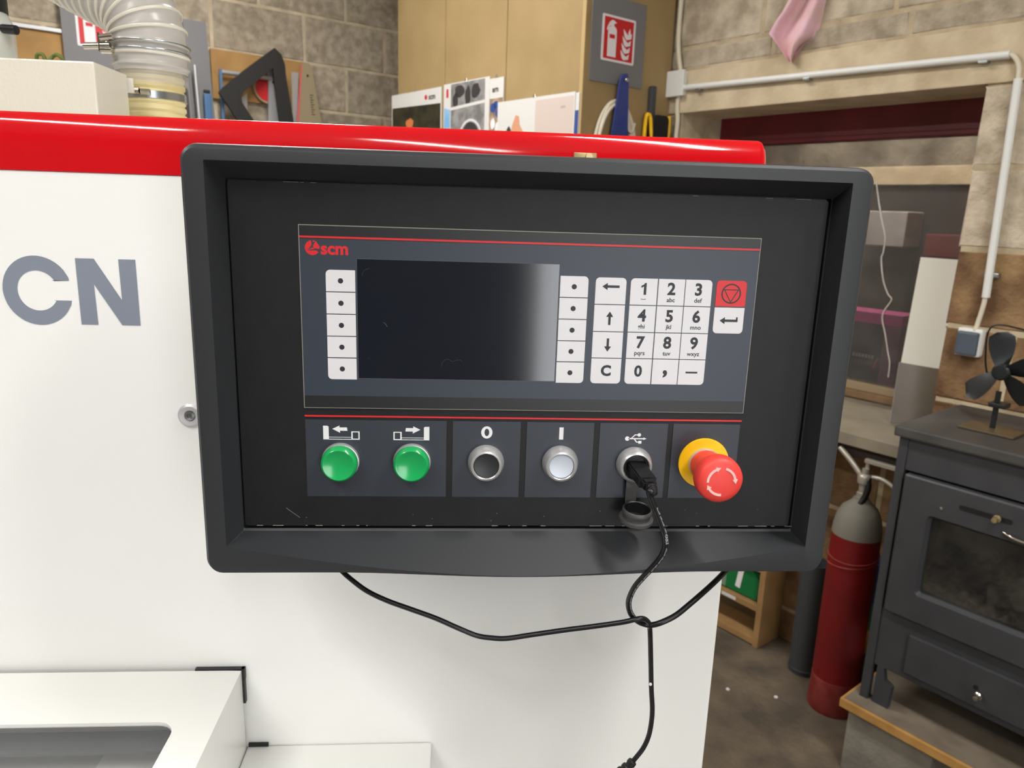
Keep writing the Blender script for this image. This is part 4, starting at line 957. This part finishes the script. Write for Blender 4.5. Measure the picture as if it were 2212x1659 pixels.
fp = mk('front_plate', bm, m_plate, pan, smooth=40)
# fine bright wear line along the plate's lower edge
bm = B()
rnd = random.Random(11)
for k in range(26):
    u = rnd.uniform(-.16, .27); l = rnd.uniform(.002, .016); box(bm, FP, u, u+l, 1.24445, 1.24475, -.0006, -.0001)
for k in range(8):
    u = rnd.uniform(-.16, .27); l = rnd.uniform(.002, .010); box(bm, FP, u, u+l, 1.51290, 1.51315, -.0006, -.0001)
mk('edge_wear', bm, m_edge, fp)
# membrane keypad
MX0, MX1, MZ0, MZ1 = -.1189, .2311, 1.3436, 1.4832
TH = .0011
bm = B(); box(bm, FP, MX0, MX1, MZ0, MZ1, -.0005, TH-.0002, mi=1)
e = .00055
cuts = [(MZ0+e, MZ0+.0100, 2), (MZ0+.0100, MZ1-.0102, 0), (MZ1-.0102, MZ1-.0095, 2), (MZ1-.0095, MZ1-.0081, 3), (MZ1-.0081, MZ1-e, 2)]
for a, c, mi in cuts: prism(bm, FP, [(MX0+e, a), (MX1-e, a), (MX1-e, c), (MX0+e, c)], TH, TH, mi)
mem = mk('keypad_membrane', bm, [m_memb, m_edge, m_band, m_print_red], pan)
KT = TH+.0003
def key(u0, u1, v0, v1, corners, draw, m=None, r=.0032):
    bm = B(); prism(bm, FP, rrect(u0, u1, v0, v1, r, 4, corners), TH-.0001, KT)
    bmesh.ops.bevel(bm, geom=[e_ for e_ in bm.edges if all(abs(v.co.y+KT) < 1e-6 for v in e_.verts)], offset=.0001, segments=1, affect='EDGES')
    draw(bm, (u0+u1)/2, (v0+v1)/2); return mk('key', bm, [m or m_key, m_ink], mem)
n_ = KT+.00006
def dot(bm, u, v): prism(bm, FP, circ(u, v, .0020, 20), n_, n_, 1)
skz = [(1.4345, 1.4506), (1.4177, 1.4338), (1.4008, 1.4170), (1.3841, 1.4001), (1.3668, 1.3833)]
for i, (a, c) in enumerate(skz):
    key(-.0998, -.0780, a, c, (i == 4, 0, 0, i == 0), dot); key(.0768, .0986, a, c, (0, i == 4, i == 0, 0), dot)
def arrow(bm, u, v, dx, dy, L=.0125, hw=.0028, hl=.0042, tw=.00095):
    d = Vector((dx, dy)); q = Vector((-dy, dx)); c = Vector((u, v)); tip = c+d*L/2; tail = c-d*L/2; nb = tip-d*hl
    prism(bm, FP, [tuple(p) for p in (tip, nb+q*hw, nb+q*tw, tail+q*tw, tail-q*tw, nb-q*tw, nb-q*hw)], n_, n_, 1)
nz = [(1.4298, 1.4502), (1.4086, 1.4291), (1.3876, 1.4079), (1.3668, 1.3869)]
key(.1042, .1281, *nz[0], (0, 0, 1, 1), lambda bm, u, v: arrow(bm, u, v+.0034, -1, 0, .0135))
key(.1042, .1281, *nz[1], (0, 0, 0, 0), lambda bm, u, v: arrow(bm, u+.0004, v, 0, 1, .0105))
key(.1042, .1281, *nz[2], (0, 0, 0, 0), lambda bm, u, v: arrow(bm, u+.0002, v, 0, -1, .0105))
key(.1042, .1281, *nz[3], (1, 1, 0, 0), lambda bm, u, v: text(bm, FP, 'C', u, v, .0115, n_, 1, .0005))
nx = [(.1315, .1525), (.1533, .1740), (.1746, .1956)]
caps = [['1', '2', '3'], ['4', '5', '6'], ['7', '8', '9'], ['0', ',', '-']]; subs = [['', 'abc', 'def'], ['ghi', 'jkl', 'mno'], ['pqrs', 'tuv', 'wxyz'], ['', '', '']]
for r in range(4):
    for c in range(3):
        def dr_(bm, u, v, r=r, c=c):
            if caps[r][c] == '-': prism(bm, FP, [(u-.0048, v-.0007), (u+.0048, v-.0007), (u+.0048, v+.0007), (u-.0048, v+.0007)], n_, n_, 1)
            elif caps[r][c] == ',': text(bm, FP, ',', u, v+.0046, .0200, n_, 1, .0005)
            elif r == 3: text(bm, FP, '0', u, v, .0122, n_, 1, .00042)
            else:
                if caps[r][c] == '1': prism(bm, FP, [(u-.0001, v-.0023), (u+.0019, v-.0023), (u+.0019, v+.0068), (u+.0007, v+.0068), (u-.0003, v+.0055), (u-.0022, v+.0046), (u-.0022, v+.0030), (u-.0001, v+.0041)], n_, n_, 1)
                else: text(bm, FP, caps[r][c], u, v+.0022, .0128, n_, 1, .00042)
                if subs[r][c]: text(bm, FP, subs[r][c], u, v-.0060, .0048, n_, 1, .00009)
                else: prism(bm, FP, [(u-.0018, v-.0052), (u-.0018, v-.0060), (u+.0018, v-.0060), (u+.0018, v-.0052), (u+.0014, v-.0052), (u+.0014, v-.0056), (u-.0014, v-.0056), (u-.0014, v-.0052)], n_, n_, 1)
        key(*nx[c], *nz[r], (r == 3 and c == 0, r == 3 and c == 2, r == 0 and c == 2, r == 0 and c == 0), dr_)
def stopsym(bm, u, v):
    prism(bm, FP, arcband(u, v, .0067, .0078, 0, 359.99, 40), n_, n_, 1)
    o3 = [(u, v-.0074), (u+.0062, v+.0034), (u-.0062, v+.0034)]
    for i in range(3):
        a, c = Vector(o3[i]), Vector(o3[(i+1) % 3]); ctr = Vector((u, v)); 
        a2, c2 = ctr+(a-ctr)*.80, ctr+(c-ctr)*.80
        prism(bm, FP, [tuple(a), tuple(c), tuple(c2), tuple(a2)], n_+.00001*(i+1), n_+.00001*(i+1), 1)
key(.1991, .2231, 1.4301, 1.4502, (0, 0, 1, 1), stopsym, m_print_red)
def enter(bm, u, v):
    arrow(bm, u, v, -1, 0, .0145); prism(bm, FP, [(u+.0058, v), (u+.0072, v), (u+.0072, v+.0028), (u+.0058, v+.0028)], n_+.00001, n_+.00001, 1)
key(.1991, .2231, 1.4088, 1.4292, (1, 1, 0, 0), enter)
# screen with smears, pale edge
bm = B(); box(bm, FP, -.0770, .0760, 1.3675, 1.4594, TH-.0002, TH+.0002, mi=1); prism(bm, FP, [(-.0766, 1.3680), (.0756, 1.3680), (.0756, 1.4591), (-.0766, 1.4591)], TH+.00025, TH+.00025, 0)
scr = mk('display_screen', bm, [m_screen, mat('screen_edge', (74, 78, 82), .5)], mem)
bm = B(); sn = TH+.0003
def U8(x, y): return FP.uv(630+x/3.687, 460+y/3.687, sn)
def stroke(pts, w):
    q = spline([FP.p(*U8(*p), sn) for p in pts], 5); tube(bm, q, w, 4)
stroke([(1195, 1225), (1200, 1190), (1240, 1165), (1280, 1185)], .00012); stroke([(1280, 1185), (1330, 1170), (1365, 1185)], .00012)
stroke([(728, 872), (745, 882), (762, 908)], .0003); stroke([(560, 500), (575, 460), (620, 440)], .00012); stroke([(600, 1160), (625, 1155)], .0001)
mk('smear', bm, m_smear, scr)
# logo
bm = B(); lu, lv, lr = -.1090, 1.4665, .00545; nl = TH+.00006
prism(bm, FP, arcband(lu, lv, 0.00005, lr, 100, 325, 28), nl, nl)
prism(bm, FP, [(lu+.0005, lv+lr*.995), (lu+.0030, lv+lr*.82), (lu+.0054, lv+.0008), (lu+.0052, lv-.0008), (lu+.0008, lv-.0003)], nl, nl)
bm.faces.ensure_lookup_table()
text(bm, FP, 'scm', -.1030, 1.4659, .0128, nl+.00002, 0, .00042, 'LEFT')
text_mesh = mk('logo', bm, m_print_red, mem)
bm = B(); prism(bm, FP, [(lu-.0042, lv-.0020), (lu-.0005, lv-.0002), (lu+.0022, lv+.0044), (lu+.0012, lv+.0046), (lu-.0016, lv+.0004)], nl+.00003, nl+.00003); prism(bm, FP, [(lu-.0044, lv-.0022), (lu+.0056, lv-.0018), (lu+.0056, lv-.0010), (lu-.0010, lv-.0012)], nl+.00003, nl+.00003); mk('logo_notch', bm, m_memb, mem)
# button strip
bm = B(); box(bm, FP, -.1189, .2309, 1.33625, 1.33745, -.0005, .0001-.0005+.0005); mk('red_line', bm, m_print_red, fp)
LP = [(-.1187, -.0085), (-.0035, .0506), (.0556, .1099), (.1147, .1703), (.1747, .2300)]
for i, (a, c) in enumerate(LP):
    bm = B(); prism(bm, FP, [(a, 1.2700), (c, 1.2700), (c, 1.3339), (a, 1.3339)], -.0005, .00008)
    n2 = .00014
    if i == 0:
        for (uc, sgn) in ((-.0917, -1), (-.0353, 1)):
            def q(pts): return [(uc+sgn*-u*-1 if False else uc+(u if sgn < 0 else -u), v) for u, v in pts][::1 if sgn < 0 else -1]
            prism(bm, FP, q([(-.0133, 1.3178), (-.0090, 1.3178), (-.0090, 1.3284), (-.0100, 1.3290), (-.0133, 1.3290)]), n2, n2, 1)
            prism(bm, FP, q([(-.0062, 1.3265), (-.0005, 1.3293), (-.0007, 1.3278), (.0052, 1.3278), (.0056, 1.3250), (-.0003, 1.3250), (-.0001, 1.3233)]), n2, n2, 1)
            for (a0, a1, b0, b1) in ((.0085, .0150, 1.3178, 1.3186), (.0085, .0150, 1.3238, 1.3246), (.0085, .0096, 1.3186, 1.3238), (.0140, .0150, 1.3186, 1.3238), (-.0090, .0085, 1.3178, 1.3183), (-.0090, .0085, 1.3195, 1.3199)):
                prism(bm, FP, q([(a0, b0), (a1, b0), (a1, b1), (a0, b1)]), n2, n2, 1)
    if i == 1: prism(bm, FP, [(lambda a: (.0236+.0045*math.cos(a), 1.3249+.0051*math.sin(a)))(math.radians(359.9*k/32)) for k in range(33)]+[(lambda a: (.0236+.0019*math.cos(a), 1.3249+.0031*math.sin(a)))(math.radians(359.9*k/32)) for k in range(32, -1, -1)], n2, n2, 1)
    if i == 2: prism(bm, FP, [(.0818, 1.3196), (.0852, 1.3196), (.0852, 1.3298), (.0818, 1.3298)], n2, n2, 1)
    if i == 3:
        cu_, cv_ = .1445, 1.3210
        prism(bm, FP, circ(cu_-.0070, cv_, .0019, 16), n2, n2, 1); prism(bm, FP, [(cu_-.006, cv_-.0005), (cu_+.0066, cv_-.0005), (cu_+.0066, cv_+.0005), (cu_-.006, cv_+.0005)], n2, n2, 1)
        prism(bm, FP, [(cu_+.0062, cv_-.0011), (cu_+.0088, cv_), (cu_+.0062, cv_+.0011)], n2+.00001, n2+.00001, 1)
        prism(bm, FP, [(cu_-.0045, cv_), (cu_-.0035, cv_), (cu_-.0005, cv_+.0028), (cu_+.0022, cv_+.0028), (cu_+.0022, cv_+.0036), (cu_-.0010, cv_+.0036)], n2+.00001, n2+.00001, 1); prism(bm, FP, circ(cu_+.0026, cv_+.0032, .0015, 14), n2+.00002, n2+.00002, 1)
        prism(bm, FP, [(cu_-.0020, cv_), (cu_-.0009, cv_), (cu_+.0010, cv_-.0025), (cu_+.0030, cv_-.0025), (cu_+.0030, cv_-.0033), (cu_+.0005, cv_-.0033)], n2+.00001, n2+.00001, 1); prism(bm, FP, [(cu_+.0022, cv_-.0042), (cu_+.0048, cv_-.0042), (cu_+.0048, cv_-.0018), (cu_+.0022, cv_-.0018)], n2+.00002, n2+.00002, 1)
    mk('label_plate', bm, [m_lab, m_prtw], fp)
BZ = 1.3003
def lat(O, prof, name, m, parent, seg=48, smooth=40): 
    bm = B(); lathe(bm, O, FP.N, prof, seg); return mk(name, bm, m, parent, smooth=smooth)
for u in (-.0918, -.0356):
    O = FP.p(u, BZ, 0)
    b_ = lat(O, [(.0148, 0), (.0150, .001), (.0146, .004), (.0130, .0045)], 'push_button', m_silver, pan); b_['label'] = 'green push button'
    lat(O, [(.0132, .002), (.0142, .0035), (.0143, .0085), (.0136, .0112), (.0122, .0124), (.0112, .0122), (.0095, .0114), (0, .0104)], 'button_cap', m_green, b_)
for u, mc, lab in ((.0234, m_blackcap, 'black push button'), (.0833, m_whitecap, 'white push button')):
    O = FP.p(u, BZ, 0)
    b_ = lat(O, [(.0143, 0), (.0146, .001), (.0146, .003), (.0135, .0085), (.0122, .0112), (.0108, .0118), (.0102, .0112), (.0101, .004)], 'push_button', m_silver, pan, 56); b_['label'] = lab
    lat(O, [(.0100, .002), (.0100, .0098), (.0096, .0103), (.0060, .0098), (0, .0094)], 'button_cap', mc, b_)
# usb port with hanging cap
O = FP.p(.1440, BZ-.0005, 0)
us = lat(O, [(.0143, 0), (.0146, .001), (.0146, .003), (.0135, .0085), (.0122, .0112), (.0112, .0118), (.0106, .0112), (.0105, .003), (0, .003)], 'usb_port', m_silver, pan, 56); us['label'] = 'usb port with silver ring'
lat(O, [(.0100, .0031), (.0100, .0090), (.0088, .0095), (.0084, .0060), (0, .0058)], 'port_insert', m_black, us)
bm = B(); sp = spline([FP.p(.1425, BZ-.010, .004), FP.p(.1425, BZ-.017, .006), FP.p(.1425, BZ-.026, .005), FP.p(.1432, BZ-.0365, .003)], 6)
prev = None
for p in sp:
    row = [bm.verts.new(p+X*d) for d in (-.0045, .0045)]
    if prev: bm.faces.new((prev[0], prev[1], row[1], row[0]))
    prev = row
bmesh.ops.solidify(bm, geom=bm.faces[:], thickness=.0012); mk('cap_strap', bm, m_capgrey, us, smooth=40)
ax = Vector((.03, -.16, 1)).normalized(); O2 = FP.p(.1456, 1.2610, .0158)
bm = B(); lathe(bm, O2, ax, [(0, -.006), (.0118, -.006), (.0138, -.004), (.0138, -.0015), (.0112, -.001), (.0112, .002), (.0120, .003), (.0120, .0055), (.0108, .0070), (.0100, .0062), (.0098, -.003), (0, -.003)], 40, mis=[0]*8+[1]*3); mk('port_cap', bm, [m_capgrey, m_black], us, smooth=40)
# emergency stop
O = FP.p(.2020, 1.3012, 0)
es = lat(O, [(.0208, 0), (.0210, .0012), (.0208, .0022), (0, .0024)], 'emergency_stop', m_yellow, pan, 64); es['label'] = 'yellow emergency stop base'
lat(O, [(.0132, .0020), (.0132, .0060), (.0120, .0064), (0, .0064)], 'stop_collar', m_silver, es)
hd = lat(O, [(.0126, .0050), (.0126, .0120), (.0124, .0190), (.0132, .0225), (.0158, .0270), (.0176, .0300), (.0184, .0335), (.0184, .0385), (.0178, .0415), (.0162, .0436), (.0120, .0446), (0, .0450)], 'mushroom_head', m_estop, es, 64)
bm = B(); cu_, cv_ = .2020, 1.3012; nh = .0452
Fe = Frame(FP.p(0, 0, 0), X, (0, -1, 0), 0)
for a0, a1 in ((10, 88), (212, 285), (115, 195)):
    prism(bm, FP, arcband(cu_, cv_, .0098, .0116, a0, a1-12, 14), .0446, nh)
    # arrow heads turn clockwise: at the lower-angle end
    a = math.radians(a0); r = .0107; c = Vector((cu_+r*math.cos(a), cv_+r*math.sin(a))); t = Vector((math.sin(a), -math.cos(a))); q = Vector((math.cos(a), math.sin(a)))
    prism(bm, FP, [tuple(c+t*.0034), tuple(c+q*.0020), tuple(c-q*.0020)], .0446, nh+.00005)
mk('turn_arrows', bm, m_arrow, es)
# faint scratched figures on the first label plate
bm = B()
def ZBp(x, y): return FP.p(*FP.uv(640+x/4.424, 870+y/4.424, .0002), .0002)
for st in ([(262, 812), (245, 808), (232, 830), (232, 855), (255, 862)], [(372, 806), (332, 810)], [(332, 810), (328, 835), (345, 842), (340, 862), (318, 872)], [(412, 812), (432, 802), (440, 820), (405, 868), (455, 872)], [(512, 808), (582, 806), (545, 850), (532, 890)], [(530, 856), (588, 862)]):
    tube(bm, spline([ZBp(*q) for q in st], 4), .00016, 4)
mk('scratched_figures', bm, mat('scratch_mark', (62, 66, 74), .7), fp)
# fine scratches and dust
bm = B(); rnd = random.Random(5)
tube(bm, [FP.p(*FP.uv(618, 1097, -.0004), -.0004), FP.p(*FP.uv(648, 1118, -.0004), -.0004)], .00012, 4)
for k in range(30):
    u, v = rnd.uniform(-.165, .27), rnd.choice([rnd.uniform(1.246, 1.268), rnd.uniform(1.485, 1.51), rnd.uniform(1.246, 1.51)])
    if MX0-.002 < u < MX1+.002 and v > 1.27: continue
    l = rnd.uniform(.0002, .0008); box(bm, FP, u, u+l, v, v+.00022, -.0005, -.0003)
mk('dust_specks', bm, m_edge, fp)['kind'] = 'stuff'

# ---------------------------------------------------------------- cables
def C3(px, py, n): return FP.p(*FP.uv(px, py, n), n)
usb = thing('usb_cable', 'black usb cable plugged into the panel port and looped below it', 'cable', FP.p(.16, 1.16, .02))
O = FP.p(.1440, BZ-.0005, 0)
pax = Vector((.10, -1, -.10)).normalized(); side = Vector((1, .10, 0)).normalized(); upn = side.cross(pax)*1
if upn.z < 0: upn = -upn
Fpl = Frame(O, side, pax, 0)
def plugbox(w, h, a, b_, bev, dw=0, dh=0):
    bm = B(); vs = []
    for d, kk in ((a, 1), (b_, .93)):
        for v in (-h/2, h/2):
            for u in (-w/2, w/2): vs.append(bm.verts.new(O+side*u*kk+upn*v*kk+pax*d))
    for f in ((0,1,3,2),(4,6,7,5),(0,4,5,1),(2,3,7,6),(0,2,6,4),(1,5,7,3)): bm.faces.new([vs[i] for i in f])
    bmesh.ops.bevel(bm, geom=bm.edges[:], offset=bev, segments=2, affect='EDGES'); return bm
mk('plug', plugbox(.0150, .0095, .006, .036, .0012), m_black, usb, smooth=40)
mk('plug_shoulder', plugbox(.0115, .0080, .0345, .042, .0015), m_black, usb, smooth=40)
e0 = O+pax*.041
pathA = [e0, e0+pax*.006+Vector((0, 0, -.002)), C3(1402, 1062, .046), C3(1412, 1090, .045), C3(1424, 1120, .044), C3(1436, 1155, .043), C3(1437, 1180, .042), C3(1428, 1203, .040), C3(1410, 1225, .036), C3(1388, 1248, .031), C3(1370, 1270, .027), C3(1359, 1295, .022), C3(1359, 1315, .018), C3(1366, 1331, .013), C3(1378, 1342, .009), C3(1392, 1348, .007), C3(1408, 1350, .008), C3(1430, 1344, .010), C3(1460, 1329, .008), C3(1490, 1305, .002), C3(1520, 1279, -.006), C3(1545, 1256, -.014), C3(1566, 1234, -.024), C3(1585, 1208, -.035), C3(1590, 1170, -.056)]
spA = spline(pathA, 8)
bm = B(); tube(bm, spA, .00245, 12); mk('cord', bm, m_rubber, usb, smooth=60)
bm = B()
q0 = spA[4]; 
for k in range(4):
    p = spA[3+k*2]; t = (spA[4+k*2]-spA[3+k*2]).normalized(); lathe(bm, p, t, [(.0025, -.0014), (.0046-.0004*k, -.0010), (.0046-.0004*k, .0010), (.0025, .0014)], 16)
mk('strain_relief', bm, m_black, usb, smooth=40)
# printing along the cord, facing the room
bm = B(); L_ = 0; i = 0
words = [(36, 'CABLE')]
def along(i): 
    p = spA[i]; t = (spA[i+1]-spA[i]).normalized(); v = (CAM-p).normalized(); nrm = (v-t*v.dot(t)).normalized(); nrm = (nrm-t.cross(nrm)*.35).normalized(); return p, t, nrm
for i in list(range(26, 41))+list(range(49, 110)):
    p, t, nrm = along(i); b2 = t.cross(nrm)
    if i % 6 in (0,): continue
    if 20 < i < 0: continue
    w = .0008+.0005*((i*7) % 3)/2; l = .0006+.0003*((i*5) % 3)
    vs = [bm.verts.new(p+nrm*.0025+t*a+b2*c) for a, c in ((-l, -w), (l, -w), (l, -w*.2), (-l, -w*.2))]; bm.faces.new(vs)
mk('cord_print', bm, mat('pale_cord_print', (120, 124, 128), .6), usb)
i0 = 42
p, t, nrm = along(i0); Ft = Frame(p, t, nrm, 0); Ft.V = nrm.cross(t)
bm = B(); text(bm, Ft, 'CABLE', 0, 0, .0030, .0026, 0, .00006); mk('cord_lettering', bm, mat('cord_letter_print', (170, 174, 178), .6), usb)

cb2 = thing('hanging_cable', 'plain black cable hooked over the usb cable, its connector end hanging low', 'cable', FP.p(.15, 1.03, .0))
pathB = [C3(690, 1195, -.055), C3(730, 1226, -.030), C3(752, 1246, -.022), C3(790, 1275, -.016), C3(835, 1297, -.010), C3(890, 1317, -.006), C3(940, 1335, -.003), C3(990, 1357, 0), C3(1030, 1373, .001), C3(1062, 1378, .002), C3(1095, 1379, .003), C3(1150, 1371, .004), C3(1220, 1361, .007), C3(1290, 1352, .011), C3(1345, 1344, .016), C3(1372, 1338, .018), C3(1388, 1336, .017), C3(1398, 1341, .014), C3(1403, 1350, .007), C3(1404, 1362, .003), C3(1405, 1390, .002), C3(1406, 1440, .002), C3(1407, 1490, .003), C3(1409, 1530, .004), C3(1407, 1560, .005), C3(1401, 1590, .006), C3(1390, 1615, .007), C3(1375, 1635, .008), C3(1362, 1650, .008)]
spB = spline(pathB, 8); bm = B(); tube(bm, spB, .00215, 12); mk('cord', bm, m_rubber, cb2, smooth=60)
pe = spB[-1]; te = (spB[-1]-spB[-4]).normalized()
bm = B(); lathe(bm, pe-te*.004, te, [(.0023, 0), (.0040, .001), (.0042, .004), (.0034, .0045), (.0036, .007), (.0050, .008), (.0052, .011), (.0040, .012), (.0060, .014), (.0066, .020), (.0068, .040), (0, .041)], 14); mk('connector', bm, m_black, cb2, smooth=40)
bm = B(); p = C3(1405, 1478, .006); lathe(bm, p, (-.3, -1, .2), [(.0015, 0), (.0012, .0008), (0, .001)], 8); mk('paint_fleck', bm, m_paper, cb2)
